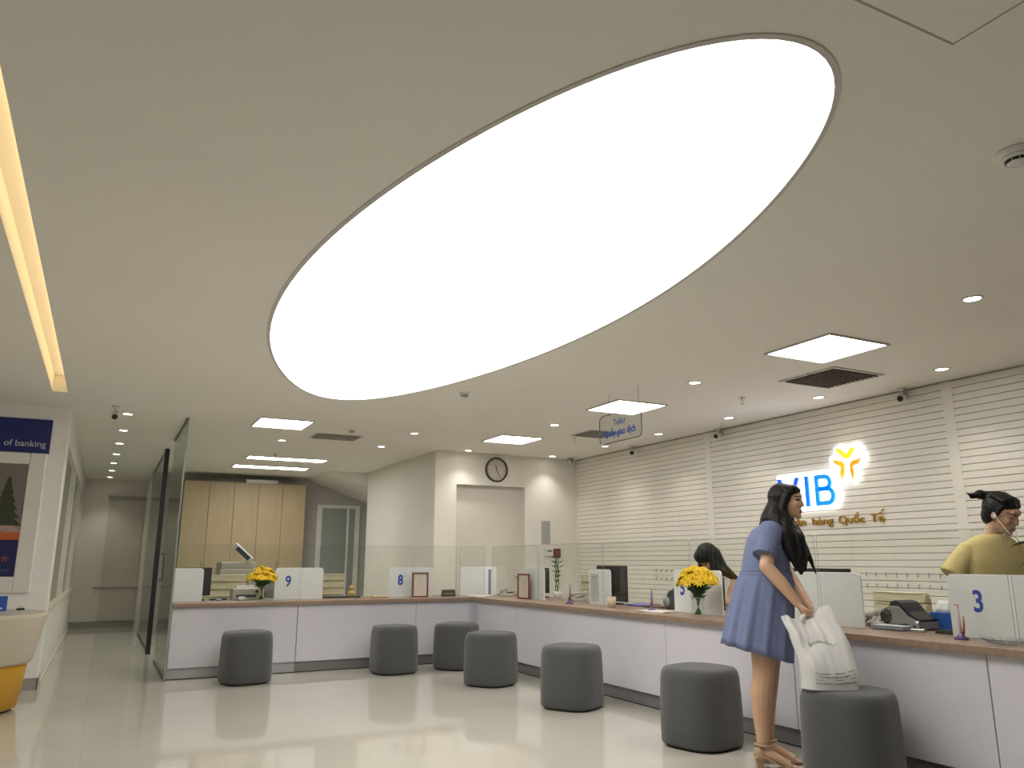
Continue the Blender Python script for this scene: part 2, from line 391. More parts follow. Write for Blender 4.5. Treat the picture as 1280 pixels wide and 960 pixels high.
# number boards ("stand" behind the glass)
def board(label, x0, x1, number, M, nx=.2, h=.36, corners=(0, 0, 1, 1), fold=True, group='white rounded number boards on the worktop'):
    t = thing('number_board', label, 'board', (0, 0, 0), 0, group); t.matrix_world = M
    wd = x1 - x0; poly = rrect(0, wd, 0, h, .035, 5, corners)
    MB().prism(poly, lambda a, b: (a, b, 0), lambda a, b: (a, b, .014)).build('panel', ACRYL, t, bevel=.003)
    if number:
        o = link('number', text_mesh('number', number, .17, BLUE, Matrix.Translation((wd * nx, h * .42, .0145)), .001, .004, 'CENTER', .82), t)
    return t
def rb(yc, wd, number, label, nx=.3, **k):   # on the right counter, centred at yc
    return board(label, 0, wd, number, on_right((4.56, yc + wd / 2, ZT)), nx, **k)
def lb_(x0, x1, number, label, nx=.3, **k):
    return board(label, x0, x1, number, on_back((x0, 9.57, ZT)), nx, **k)
rb(2.72, .82, '3', 'white board printed with blue number 3 before the person in yellow', .22)
rb(4.06, .62, None, 'blank white board behind the woman in blue, black monitor behind it')
rb(5.42, .62, '5', 'white board printed with blue number 5 behind the flower vase', .19)
b6 = rb(6.93, .40, None, 'narrow white board with a printed paper notice taped on it', h=.355)
MB().box(.04, .19, .03, .31, .0145, .016).build('notice', mat('notice_paper', (.62, .62, .63), .7), b6)
for k in range(9): MB().box(.055, .055 + (.10 if k else .12), .27 - k * .022, .274 - k * .022 + (.006 if k == 0 else 0), .016, .0163).build('print_line', mat('print_grey', (.38, .39, .42), .8), b6)
rb(8.33, .50, None, 'white board by the dark leafy plant, framed certificate leaning before it')
lb_(1.80, 2.36, '9', 'white board printed with blue number 9 beside the yellow flowers', .27)
lb_(3.18, 3.76, '8', 'white board printed with blue number 8 behind the certificate frame', .25)
lb_(.71, 1.02, None, 'small blank white board next to the glass panel', corners=(0, 0, 1, 0))
cb = board('tall white folded board in the inner corner with a blue stripe', 0, .52, None, on_back((4.16, 9.62, ZT)), h=.365, group=None)
MB().box(.40, .44, .01, .33, .0145, .016).build('blue_stripe', mat('stripe_blue', (.22, .26, .42), .5), cb)
MB().box(.12, .132, .0, .36, .0145, .018).box(.25, .262, .0, .36, .0145, .018).build('fold_ridge', ACRYL, cb)
# screens of glass above the worktop
def screen(label, M, wd, top=1.385):
    t = thing('glass_screen', label, 'glass screen', (0, 0, 0), 0, 'clear glass screens along the counter'); t.matrix_world = M
    h = top - ZT; poly = rrect(0, wd, 0, h, .03, 5, (0, 0, 1, 1))
    MB().prism(poly, lambda a, b: (a, b, 0), lambda a, b: (a, b, .006)).build('pane', GLASS, t)
    e = MB(); n = len(poly)
    path = [Vector((a, b, .003)) for a, b in poly[1:]] + [Vector((*poly[0], .003))]
    e.tube(path, .0015, 4); e.build('edge', GEDGE, t)
    return t
for y0, y1, lb in ((9.35, 8.14, 'glass screen in front of the framed certificate by the inner corner'), (8.12, 6.79, 'glass screen left of the paper notice board'), (6.77, 5.44, 'glass screen between the paper notice and number 5 board'), (5.42, 4.07, 'glass screen between the number 5 board and the woman in blue'), (4.05, 2.73, 'glass screen between the blank board and the number 3 board'), (2.71, 1.4, 'glass screen in front of the number 3 board')):
    screen(lb, on_right((4.50, y0, ZT)), y0 - y1)
for x0, x1, lb in ((.72, 2.07, 'glass screen behind the yellow flowers on the back counter'), (2.09, 3.46, 'glass screen between the number 9 and number 8 boards'), (3.48, 4.06, 'short glass screen right of the number 8 board'), (4.10, 4.46, 'narrow glass screen across the inner corner')):
    screen(lb, on_back((x0, 9.51, ZT)), x1 - x0)

# ------------------------------------------------------------------ stools
def stool_mesh():
    S = .245; h = .49; prof = [(.90, .0), (.97, .006), (.99, .02), (1.0, .12), (.985, .30), (.965, .415), (.95, .44), (.92, .465), (.86, .482), (.76, .488), (.5, .491), (.2, .492)]
    R = []
    for k, z in prof:
        ring = []
        for i in range(48):
            a = 2 * PI * i / 48; n = 3.0; c, s_ = math.cos(a), math.sin(a)
            r = 1 / ((abs(c) ** n + abs(s_) ** n) ** (1 / n))
            ring.append((S * k * r * c, S * k * r * s_, z + .015))
        R.append(ring)
    return MB().loft(R)
st_me = None
stools = [((1.40, 8.70), .15, 'grey fabric stool standing before the number 9 board, near the glass panel'),
 ((2.98, 8.71), .1, 'grey fabric stool alone before the number 8 board'),
 ((3.74, 8.72), .62, 'grey fabric stool tucked into the inner corner of the counter'),
 ((3.57, 7.45), .5, 'grey fabric stool first along the long counter from the inner corner'),
 ((3.65, 6.02), .55, 'grey fabric stool alone before the paper notice board'),
 ((3.70, 4.43), .25, 'grey fabric stool behind the woman in the blue dress'),
 ((3.80, 3.29), .3, 'grey fabric stool carrying the white plastic bag')]
cover = stool_mesh().mesh('cover', FABRIC, True)
seam = MB(); 
base = MB(); 
rg = []
for z, k in ((0, .88), (.016, .9)):
    rg.append([(.245 * k * (1 / ((abs(math.cos(a)) ** 3 + abs(math.sin(a)) ** 3) ** (1 / 3))) * math.cos(a), .245 * k * (1 / ((abs(math.cos(a)) ** 3 + abs(math.sin(a)) ** 3) ** (1 / 3))) * math.sin(a), z) for a in [2 * PI * i / 48 for i in range(48)]])
basem = base.loft(rg).mesh('base', BLACKP)
for (x, y), rz, lb in stools:
    t = thing('pouf_stool', lb, 'stool', (x, y, 0), rz, 'grey fabric pouf stools along the counters')
    link('cover', cover, t); link('base', basem, t)

# ------------------------------------------------------------------ ceiling fittings
PGLOW = emit('panel_glow', (1, .97, .92), PANEL_POWER)
def panel(x0, x1, y0, y1, label, group):
    t = thing('ceiling_panel_light', label, 'light', ((x0 + x1) / 2, (y0 + y1) / 2, CEIL), 0, group)
    a, b = (x1 - x0) / 2, (y1 - y0) / 2; e = .018
    f = MB(); f.box(-a, a, -b, -b + e, -.012, 0).box(-a, a, b - e, b, -.012, 0).box(-a, -a + e, -b + e, b - e, -.012, 0).box(a - e, a, -b + e, b - e, -.012, 0)
    f.build('frame', mat('panel_frame', (.5, .48, .44), .5), t)
    MB().box(-a + e, a - e, -b + e, b - e, -.008, -.001).build('diffuser', PGLOW, t)
panel(4.31, 4.93, 3.61, 4.23, 'square ceiling light panel beside the air vent over the woman', 'square ceiling light panels')
panel(4.31, 4.91, 6.15, 6.75, 'square ceiling light panel above the hanging sign', 'square ceiling light panels')
panel(4.26, 4.86, 8.61, 9.21, 'square ceiling light panel near the wall clock', 'square ceiling light panels')
panel(1.37, 1.97, 8.72, 9.36, 'square ceiling light panel above the number 9 board', 'square ceiling light panels')
panel(1.77, 2.97, 12.08, 12.42, 'long ceiling light panel over the back office, first of two', 'long ceiling light panels')
panel(1.74, 2.96, 13.3, 13.66, 'long ceiling light panel closest to the beige cabinets', 'long ceiling light panels')
DGLOW = emit('downlight_glow', (1, .95, .84), 12)
ring_me = MB().lathe([(.052, -.001), (.062, -.001), (.062, -.006), (.052, -.008), (.045, -.004), (.045, -.001)], 20, cap=False).mesh('ring', WHITEP, True)
lens_me = MB().lathe([(.001, -.004), (.046, -.004), (.046, -.001)], 20).mesh('lens', DGLOW)
sp = bpy.data.lights.new('downlight_lamp', 'SPOT'); sp.energy = SPOT_W; sp.color = (1, .94, .86); sp.spot_size = 1.75; sp.spot_blend = .8; sp.shadow_soft_size = .04
def down(x, y, label, group):
    t = thing('downlight', label, 'light', (x, y, CEIL), 0, group)
    link('ring', ring_me, t); link('lens', lens_me, t)
    l = link('lamp', sp, t); l.location = (0, 0, -.02)
for k in range(7): down(.08 - .02 * k, 9.19 + 1.21 * k, 'small round downlight in the corridor ceiling row', 'corridor downlights')
for y in (8.88, 7.69, 6.44, 5.2, 3.93, 2.66): down(5.97, y, 'small round downlight in the row along the slatted wall', 'slatted wall downlights')
for y, lb in ((7.70, 'small round downlight between the hanging sign panel and the clock panel'), (5.24, 'small round downlight between the hanging sign and the vent panel'), (2.71, 'small round downlight on the open ceiling near the smoke detector')): down(4.49, y, lb, 'long counter downlights')
for y in (8.0, 6.73, 5.46): down(-1.7, y, 'added unseen downlight in the row over the round desk, brightening the pillar', 'added unseen downlights over the round desk')  # extra row out of view, added so the white pillar gets light
for x, lb in ((4.47, 'small round downlight left of the wall clock'), (5.85, 'small round downlight right of the wall clock')): down(x, 10.11, lb, 'door wall downlights')
down(1.92, 10.34, 'small round downlight between the square and the long panels', 'back office downlights')
down(3.25, 10.3, 'small round downlight near the side wall corner', 'back office downlights')
down(3.26, 9.02, 'small round downlight above the number 8 board', 'back office downlights')
def vent(x0, x1, y0, y1, label):
    t = thing('ceiling_vent', label, 'vent', ((x0 + x1) / 2, (y0 + y1) / 2, CEIL), 0, 'square ceiling air vents')
    a, b = (x1 - x0) / 2, (y1 - y0) / 2; VM = mat('vent_white', (.55, .52, .47), .5)
    f = MB(); e = .03
    f.box(-a, a, -b, -b + e, -.01, 0).box(-a, a, b - e, b, -.01, 0).box(-a, -a + e, -b + e, b - e, -.01, 0).box(a - e, a, -b + e, b - e, -.01, 0)
    f.build('frame', VM, t)
    MB().box(-a + e, a - e, -b + e, b - e, -.0015, -.0005).build('duct', mat('duct_dark', (.03, .03, .03), .8), t)
    n = 12
    for k in range(n):
        yy = -b + e + (k + .5) * (2 * b - 2 * e) / n
        s = MB().box(-a + e, a - e, -.016, .016, -.0012, .0012).build('louvre', VM, t); s.location = (0, yy, -.013); s.rotation_euler = (.65, 0, 0)
vent(5.11, 5.71, 4.27, 4.87, 'square louvred air vent by the light panel over the woman')
vent(5.05, 5.50, 7.80, 8.26, 'square louvred air vent behind the hanging sign')
vent(2.18, 2.76, 9.52, 9.92, 'louvred air vent near the panel over the number 9 board')
# access hatch
hm = mat('hatch_groove', (.38, .36, .32), .7)
ht = thing('ceiling_hatch', 'square access hatch outlined in the ceiling past the oval light', 'hatch', (1.83, .93, CEIL))
MB().box(-.316, .316, -.316, .316, -.003, 0).build('cover', W_CEIL, ht, bevel=.0015, seg=1)
f = MB(); a, e = .325, .009
f.box(-a, a, -a, -a + e, -.0012, 0).box(-a, a, a - e, a, -.0012, 0).box(-a, -a + e, -a + e, a - e, -.0012, 0).box(a - e, a, -a + e, a - e, -.0012, 0).build('groove', hm, ht)
sd = thing('smoke_detector', 'round white smoke detector on the ceiling at the hatch side', 'detector', (2.98, 1.55, CEIL))
MB().lathe([(.001, 0), (.075, 0), (.075, -.012), (.064, -.018), (.062, -.022)], 28).build('base', WHITEP, sd, True)
MB().lathe([(.055, -.02), (.058, -.03), (.05, -.036), (.046, -.036), (.046, -.022)], 28).build('body', WHITEP, sd, True)
for k in range(10):
    a = 2 * PI * k / 10; s = MB().box(-.011, .011, .036, .042, -.046, -.036).build('slot', BLACKP, sd); s.rotation_euler = (0, 0, a)
MB().lathe([(.001, -.05), (.032, -.05), (.040, -.046), (.042, -.04), (.042, -.034)], 28).build('cap', WHITEP, sd, True)
for x, y, lb in ((2.86, 6.57, 'small round smoke detector beyond the oval light'), (2.5, 9.11, 'small round smoke detector near the back office vent')):
    t = thing('smoke_detector', lb, 'detector', (x, y, CEIL)); MB().lathe([(.001, 0), (.05, 0), (.05, -.012), (.04, -.018)], 20).build('base', WHITEP, t, True)
    MB().lathe([(.036, -.017), (.034, -.035), (.02, -.04), (.001, -.041)], 20).build('cap', GREYP, t, True)
def sprinkler(x, y, label):
    t = thing('sprinkler', label, 'sprinkler', (x, y, CEIL), 0, 'fire sprinklers on the ceiling')
    MB().lathe([(.001, 0), (.03, 0), (.028, -.008), (.01, -.01), (.008, -.03), (.001, -.03)], 14).build('body', CHROME, t, True)
    MB().tube([(-.012, 0, -.03), (-.012, 0, -.055), (0, 0, -.062), (.012, 0, -.055), (.012, 0, -.03)], .003, 6).build('yoke', CHROME, t)
    MB().lathe([(.001, -.062), (.016, -.062), (.016, -.066), (.001, -.066)], 14).build('deflector', CHROME, t)
sprinkler(5.33, 5.55, 'small fire sprinkler between vent and slatted wall downlights')
sprinkler(5.2, 8.42, 'small fire sprinkler beyond the hanging sign')
sprinkler(2.1, 11.73, 'small fire sprinkler before the long light panels')
# hanging sign
hs = thing('hanging_sign', 'clear acrylic hanging sign with blue lettering under a light panel', 'sign', (4.10, 5.85, 2.41))
poly = rrect(-.333, .333, -.135, .135, .05, 6)
MB().prism(poly, lambda a, b: (0, -a, b), lambda a, b: (.006, -a, b)).build('plate', glass('sign_acrylic', (.93, .94, .94)), hs)
MB().tube([(0.003, -a, b) for a, b in poly] + [(0.003, -poly[0][0], poly[0][1])], .0045, 5).build('plate_edge', mat('sign_edge', (.10, .10, .09), .2), hs)
for s, yy in ((1, .165), (-1, -.32)):
    MB().tube([(.003, yy if s > 0 else -.30, .12), (.003, yy if s > 0 else -.30, CEIL - 2.41)], .002, 5).build('wire', mat('wire_grey', (.25, .24, .22), .4), hs)
link('lettering', text_mesh('lettering', 'Teller', .085, BLUE, on_right((-.002, 0, .02)), .001, 0, 'CENTER'), hs)
link('lettering', text_mesh('lettering', 'Quầy giao dịch', .085, BLUE, on_right((-.002, 0, -.075)), .001, .002, 'CENTER', .95), hs)
# security cameras
def cctv(x, y, z, rz, tilt, label, arm=.1):
    t = thing('security_camera', label, 'camera', (x, y, z), rz, 'small white security cameras')
    MB().lathe([(.001, 0), (.035, 0), (.035, -.012), (.012, -.016), (.010, -arm), (.001, -arm)], 14).build('bracket', WHITEP, t, True)
    b = MB().lathe([(.001, -.08), (.03, -.08), (.034, -.07), (.034, .07), (.001, .07)], 16, axis='y').build('body', WHITEP, t, True); b.location = (0, 0, -arm - .02); b.rotation_euler = (tilt, 0, 0)
    MB().lathe([(.001, -.084), (.026, -.084), (.028, -.078), (.001, -.078)], 16, axis='y').build('lens', BLACKP, b)
cctv(6.33, 7.02, CEIL, -1.15, .35, 'white security camera on the slatted wall beside the first mullion', .06)
cctv(6.33, 4.58, CEIL, -1.15, .35, 'white security camera on the slatted wall above the logo', .06)
cctv(6.30, 8.71, CEIL, -.7, .3, 'white security camera between the corner and the hanging sign', .06)
cctv(-.04, 8.78, CEIL, 0, .4, 'white security camera before the corridor downlights', .07)
dc = thing('dome_camera', 'small grey dome camera in the ceiling corner over the slats', 'camera', (6.22, 10.2, CEIL))
MB().lathe([(.001, 0), (.05, 0), (.05, -.03), (.045, -.04)], 18).build('base', GREYP, dc, True)
MB().ell((0, 0, -.04), (.042, .042, .04)).build('dome', WHITEP, dc, True)
MB().lathe([(.001, -.046), (.014, -.046), (.014, -.036)], 12, (0, 0, -.05), 'y').build('lens', BLACKP, dc)

# ------------------------------------------------------------------ logo on the slatted wall
XW = XR - .015
lg = thing('logo_sign', 'backlit blue letters VIB with a yellow and orange star emblem on the slatted wall', 'sign', (XW, 5.7, 1.9))
HALO = emit('halo_white', (1, .98, 1.0), 3.2)
def wallp(poly, d0, d1): return MB().prism(poly, lambda y, z: (-d0, y - 5.7, z - 1.9), lambda y, z: (-d1, y - 5.7, z - 1.9))
def grow(poly, k):
    cx = sum(p[0] for p in poly) / len(poly); cz = sum(p[1] for p in poly) / len(poly)
    out = []
    for y, z in poly:
        d = math.hypot(y - cx, z - cz) or 1; out.append((y + (y - cx) / d * k, z + (z - cz) / d * k))
    return out
Bl = [emit_ for emit_ in ()]
def lit(name, c, s=.42): return mat(name, c, .35, em=c, ems=s)
Z0, Z1 = 1.745, 2.053
Vp = [(6.185, Z1), (6.135, Z1), (6.038, Z0 + .075), (5.937, Z1), (5.888, Z1), (6.015, Z0), (6.062, Z0)]
Ip = [(5.813, Z1), (5.765, Z1), (5.765, Z0), (5.813, Z0)]
def Bpoly():
    yl, t = 5.685, .045; zm = Z0 + .165
    def bowl(y_in, yr, za, zb, n=8, rev=False):
        r = (zb - za) / 2; c = (za + zb) / 2
        return [(yr + r - r * math.cos(-PI / 2 + PI * i / n) if False else (yr + r) - r * math.cos(-PI / 2 + PI * i / n), c + r * math.sin(-PI / 2 + PI * i / n)) for i in range(n + 1)]
    return yl, t, zm, bowl
yl, tB, zm, bowl = Bpoly()
letV = wallp(Vp, .03, .05).build('letter', lit('logo_blue_v', (.0, .10, .85)), lg)
letI = wallp(Ip, .03, .05).build('letter', lit('logo_blue_i', (.0, .19, .88)), lg)
Bm = MB()
def seg(poly):
    o = wallp(poly, .03, .05); Bm.add(o.v, o.f)
seg([(yl, Z1), (yl - tB, Z1), (yl - tB, Z0), (yl, Z0)])
def bowlseg(za, zb, yr):
    n = 10; r = (zb - za) / 2; c = (za + zb) / 2; ri = r - tB
    for i in range(n):
        a0, a1 = -PI / 2 + PI * i / n, -PI / 2 + PI * (i + 1) / n
        seg([(yr + r - r * math.cos(a0), c + r * math.sin(a0)), (yr + r - r * math.cos(a1), c + r * math.sin(a1)), (yr + r - ri * math.cos(a1), c + ri * math.sin(a1)), (yr + r - ri * math.cos(a0), c + ri * math.sin(a0))])
    for z in (za, zb - tB): seg([(yl - tB, z), (yl - tB, z + tB), (yr + r, z + tB), (yr + r, z)])
bowlseg(Z0, zm + tB / 2, 5.445); bowlseg(zm - tB / 2, Z1, 5.475)
Bm.build('letter', lit('logo_blue_b', (.0, .28, .86)), lg)
ST = {'petal_yellow_l': ((.95, .72, .0), [(5.397, 2.276), (5.384, 2.287), (5.347, 2.289), (5.268, 2.223), (5.211, 2.275), (5.156, 2.278), (5.237, 2.18), (5.26, 2.173), (5.296, 2.181)]),
      'petal_orange_l': ((.93, .45, .0), [(5.453, 2.19), (5.321, 2.156), (5.299, 2.124), (5.311, 2.042), (5.344, 1.978), (5.361, 2.04), (5.345, 2.1), (5.355, 2.114), (5.399, 2.127)]),
      'petal_orange_r': ((.93, .30, .0), [(5.109, 2.168), (5.139, 2.115), (5.21, 2.098), (5.198, 2.055), (5.205, 2.013), (5.222, 1.97), (5.235, 2.028), (5.241, 2.114), (5.216, 2.148)])}
for k, (c, p) in ST.items(): wallp(p, .03, .05).build('petal', lit(k, c), lg)
# lit acrylic back plate, outlining the letters and the star
hp = [(6.215, 2.085), (5.66, 2.085), (5.56, 2.09), (5.49, 2.085), (5.47, 2.10), (5.50, 2.19), (5.475, 2.225), (5.42, 2.225), (5.43, 2.30), (5.36, 2.325), (5.27, 2.275), (5.20, 2.315), (5.12, 2.31), (5.11, 2.245), (5.065, 2.19), (5.09, 2.12), (5.16, 2.08), (5.165, 2.0), (5.21, 1.935), (5.29, 1.955), (5.36, 1.945), (5.41, 1.97), (5.405, 1.87), (5.415, 1.78), (5.48, 1.715), (6.08, 1.715), (6.12, 1.79)]
wallp(hp, .004, .022).build('back_plate', HALO, lg)
tg = thing('tagline_sign', 'raised gold lettering below the blue logo on the slatted wall', 'sign', (XW, 5.6, 1.56))
yy = 6.215
def word(s, y_left, width, size=.108):
    me = text_mesh('word', s, size, GOLD, Matrix.Identity(4), .006, .001)
    xs = [v.co.x for v in me.vertices]; k = width / (max(xs) - min(xs)); x0 = min(xs)
    for v in me.vertices: v.co.x = (v.co.x - x0) * k
    me.transform(on_right((-.01, y_left - 5.6, 0))); link('word', me, tg)
word('Ngân', 6.17, .30); word('hàng', 5.785, .26); word('Quốc', 5.46, .30); word('Te', 5.095, .15)
def accent(poly): MB().prism(poly, lambda y, z: (-.004, y - 5.6, z - 1.56), lambda y, z: (-.016, y - 5.6, z - 1.56)).build('accent', GOLD, tg)
accent([(5.005, 1.632), (4.980, 1.652), (4.955, 1.632), (4.963, 1.628), (4.980, 1.641), (4.997, 1.628)])
accent([(4.968, 1.655), (4.948, 1.678), (4.938, 1.673), (4.960, 1.651)])

# wall hooks
hook = MB().tube([(0, 0, .012), (-.035, 0, .012), (-.05, 0, 0), (-.05, 0, -.012), (-.042, 0, -.02), (-.03, 0, -.016)], .0035, 6).mesh('hook', mat('hook_grey', (.3, .3, .3), .3, metal=.8), True)
def hooks(y0, n, dy, where):
    for z, r in ((1.085, 'upper'), (.985, 'lower')):
        for k in range(n):
            o = link('wall_hook', hook); o.location = (XR - .011, y0 + dy * k, z); o.rotation_euler = (0, 0, .5)
            tag(o, 'small metal hook in the %s row on the slats %s' % (r, where), 'hook', 'wall hooks %s row %s' % (r, where))
hooks(4.46, 8, .106, 'under the gold lettering')
hooks(7.55, 9, .106, 'behind the paper notice board')
hooks(9.2, 5, .106, 'near the door wall corner')

# ------------------------------------------------------------------ door wall fixtures
ck = thing('wall_clock', 'round wall clock with dark frame above the doorway', 'clock', (5.03, YB, 2.515))
MB().lathe([(.001, -.01), (.165, -.01), (.165, -.0)], 40, axis='y').build('face', mat('clock_face', (.62, .58, .48), .5), ck)
MB().lathe([(.158, 0), (.158, -.03), (.165, -.036), (.178, -.034), (.182, -.02), (.182, 0)], 40, axis='y', cap=False).build('frame', mat('clock_frame', (.05, .04, .03), .35), ck, True)
for k in range(12):
    m = MB().box(-.004, .004, -.0125, -.0105, .125, .148).build('hour_mark', mat('mark_brown', (.25, .22, .17), .6), ck); m.rotation_euler = (0, k * PI / 6, 0)
for L, wd, a in ((.075, .006, -.2), (.115, .004, 2.6)):
    m = MB().box(-wd, wd, -.016, -.013, -.02, L).build('hand', mat('hand_brown', (.12, .10, .08), .5), ck); m.rotation_euler = (0, a, 0)
no = thing('wall_notice', 'grey paper notice on the wall right of the doorway', 'notice', (5.86, YB, 1.62))
MB().box(-.075, .075, -.004, 0, -.17, .17).build('sheet', mat('notice_grey', (.42, .41, .40), .7), no)
for k in range(8): MB().box(-.055, .05, -.0045, -.004, .12 - .032 * k, .13 - .032 * k).build('print_line', mat('print_grey'), no)
ap = thing('alarm_panel', 'white alarm keypad on the wall under the grey notice', 'panel', (5.90, YB, 1.33))
MB().box(-.07, .07, -.03, 0, -.06, .06).build('case', WHITEP, ap, bevel=.006); MB().box(-.035, .045, -.032, -.03, .01, .03).build('display', DARKP, ap)
ac = thing('fire_call_point', 'small dark red call point beside the white keypad', 'alarm', (6.04, YB, 1.32))
MB().box(-.055, .055, -.035, 0, -.065, .065).build('case', mat('red_brown', (.16, .045, .035), .4), ac, bevel=.006); MB().box(-.03, .03, -.037, -.035, -.03, .03).build('glass_plate', mat('red_plate', (.25, .09, .07), .3), ac)

# ------------------------------------------------------------------ back office
cab = thing('wall_cabinet', 'tall beige cabinet wall with flush doors in the back office', 'cabinet', (1.13, 14.75, 0))
CB = mat('beige_laminate', (.43, .34, .205), .5, var=.06, scale=3, stretch=(6, 6, .4))
MB().box(0, 2.11, .02, .44, 0, 2.585).build('carcass', mat('carcass_tan', (.30, .25, .16), .6), cab)
for k in range(5):
    d = MB().box(.002, .418, 0, .02, .06, 2.58).build('door', CB, cab, bevel=.002, seg=1); d.location = (k * .422, 0, 0)
    MB().box(.38, .392, -.02, 0, 1.0, 1.2).build('handle', CHROME, d)
MB().box(0, 2.11, .03, .06, 0, .06).build('plinth', DARKP, cab)
ab = thing('box_on_cabinet', 'flat pale box lying on top of the beige cabinets', 'box', (2.45, 14.95, 2.585))
MB().box(-.28, .28, -.15, .15, 0, .05).build('body', WHITEP, ab, bevel=.004); MB().box(-.285, .285, -.155, .155, .05, .065).build('lid', WHITEP, ab, bevel=.003)
cp = thing('copier', 'pale office copier with tilted dark screen in the back office', 'copier', (1.85, 12.5, 0))
OFFW = mat('copier_cream', (.50, .47, .40), .45)
MB().box(-.28, .28, 0, .55, .05, .98).build('body', OFFW, cp, bevel=.01)
for k in range(3): 
    d = MB().box(-.26, .26, -.012, 0, .12 + .2 * k, .30 + .2 * k).build('paper_drawer', OFFW, cp, bevel=.004); MB().box(-.08, .08, -.018, -.012, .25 + .2 * k, .27 + .2 * k).build('grip', DARKP, d)
MB().box(-.27, .12, -.004, 0, .78, .92).build('output_slot', mat('slot_tan', (.22, .20, .16), .7), cp)
MB().box(-.30, .28, -.02, .55, .98, 1.09).build('scanner', OFFW, cp, bevel=.012)
MB().box(-.29, .20, .02, .55, 1.09, 1.19).build('feeder', mat('copier_grey', (.45, .43, .38), .45), cp, bevel=.02)
sc = MB().box(-.17, .17, -.018, .018, -.03, .07).build('tray', WHITEP, cp, bevel=.008); sc.location = (.0, .05, 1.31); sc.rotation_euler = (.5, .72, 0)
MB().box(-.12, .13, -.03, -.018, -.005, .06).build('screen', mat('screen_blue', (.05, .07, .10), .2), sc, bevel=.003)
MB().tube([(.13, .15, 1.15), (.11, .08, 1.22)], .02).build('arm', WHITEP, cp)
for k in range(4): MB().lathe([(.001, 0), (.025, 0), (.025, .05), (.001, .05)], 12, ((-.22, .22)[k % 2], (.08, .46)[k // 2], 0)).build('caster', BLACKP, cp)

def office_chair(x, y, rz, label, top=1.03):
    t = thing('office_chair', label, 'chair', (x, y, 0), rz, 'beige office chairs behind the counters')
    MB().prism(rrect(-.25, .25, -.24, .24, .08), lambda a, b: (a, b, .42), lambda a, b: (a, b, .51)).build('seat', BEIGE_L, t, bevel=.02)
    n = 5; hb = (top - .56) / n
    bk = MB().box(-.22, .22, .255, .275, .58, top - .04).build('backrest', BEIGE_L, t, bevel=.008)
    for k in range(n):
        MB().prism(rrect(-.25, .25, .565 + hb * k, .565 + hb * (k + 1) - .004, .02), lambda a, b: (a, .20 + a * a * -.4, b), lambda a, b: (a, .255 + a * a * -.4, b)).build('back_cushion', BEIGE_L, bk, bevel=.012)
    MB().tube([(0, .0, .42), (0, 0, .1)], .03, 12).build('gas_lift', CHROME, t)
    MB().tube([(0, .2, .44), (0, .29, .48), (0, .285, .75)], .02).build('back_bar', CHROME, t)
    for k in range(5):
        a = 2 * PI * k / 5
        l = MB().tube([(0, 0, .12), (.28 * math.cos(a), .28 * math.sin(a), .075)], [.022, .014]).build('base_arm', CHROME, t)
        MB().lathe([(.001, -.012), (.03, -.012), (.03, .012), (.001, .012)], 12, (.28 * math.cos(a), .28 * math.sin(a), .032), 'y').build('caster', BLACKP, l)
    for s in (-1, 1): MB().tube([(s * .24, .15, .47), (s * .28, .15, .55), (s * .28, .12, .66), (s * .28, -.14, .66), (s * .25, -.14, .5)], .013).build('armrest', CHROME, t)
office_chair(5.32, 4.22, -PI / 2 - .1, 'beige ribbed office chair behind the money counting machine', .97)
office_chair(5.35, 8.62, -PI / 2, 'beige ribbed office chair next to the dark leafy plant', 1.035)
office_chair(5.53, 6.15, -PI / 2, 'beige ribbed office chair under the seated teller', 1.0)
office_chair(1.45, 10.75, 0, 'beige ribbed office chair between the black monitor and the flowers', 1.03)
office_chair(2.78, 10.75, .1, 'beige ribbed office chair right of the number 9 board', 1.03)

# monitors
def monitor(x, y, rz, label, wd=.5, ht=.3, top=1.14, tower=False):
    t = thing('monitor', label, 'monitor', (x, y, ZT), rz, 'black computer monitors behind the boards')
    zt = top - ZT; zb = zt - ht
    MB().box(-wd / 2, wd / 2, -.015, .02, zb, zt).build('housing', BLACKP, t, bevel=.006)
    MB().box(-wd / 2 + .015, wd / 2 - .015, .02, .0215, zb + .02, zt - .015).build('screen', mat('screen_off', (.03, .035, .045), .15), t)
    MB().box(-.03, .03, -.04, -.015, .03, zb + .15).build('neck', BLACKP, t, bevel=.006)
    MB().prism(rrect(-.12, .12, -.09, .09, .03), lambda a, b: (a, b, 0), lambda a, b: (a, b, .014)).build('base', BLACKP, t)
monitor(4.70, 4.22, -PI / 2, 'black monitor behind the blank board beside the woman in blue', .52, .30, 1.15)
monitor(4.78, 2.98, -PI / 2, 'dark monitor behind the number 3 board', .50, .30, 1.09)
monitor(4.78, 7.05, -PI / 2 - .1, 'dark monitor behind the paper notice board', .62, .36, 1.155)
monitor(4.74, 5.54, -PI / 2, 'black monitor behind the number 5 board', .46, .27, 1.06)
monitor(4.82, 8.72, -PI / 2 + .6, 'dark grey monitor behind the framed certificate', .3, .30, 1.12)
monitor(.95, 9.80, 0, 'black monitor beside the small blank board', .36, .31, 1.13)
monitor(2.16, 9.80, PI * .03, 'dark monitor behind the number 9 board', .42, .30, 1.08)

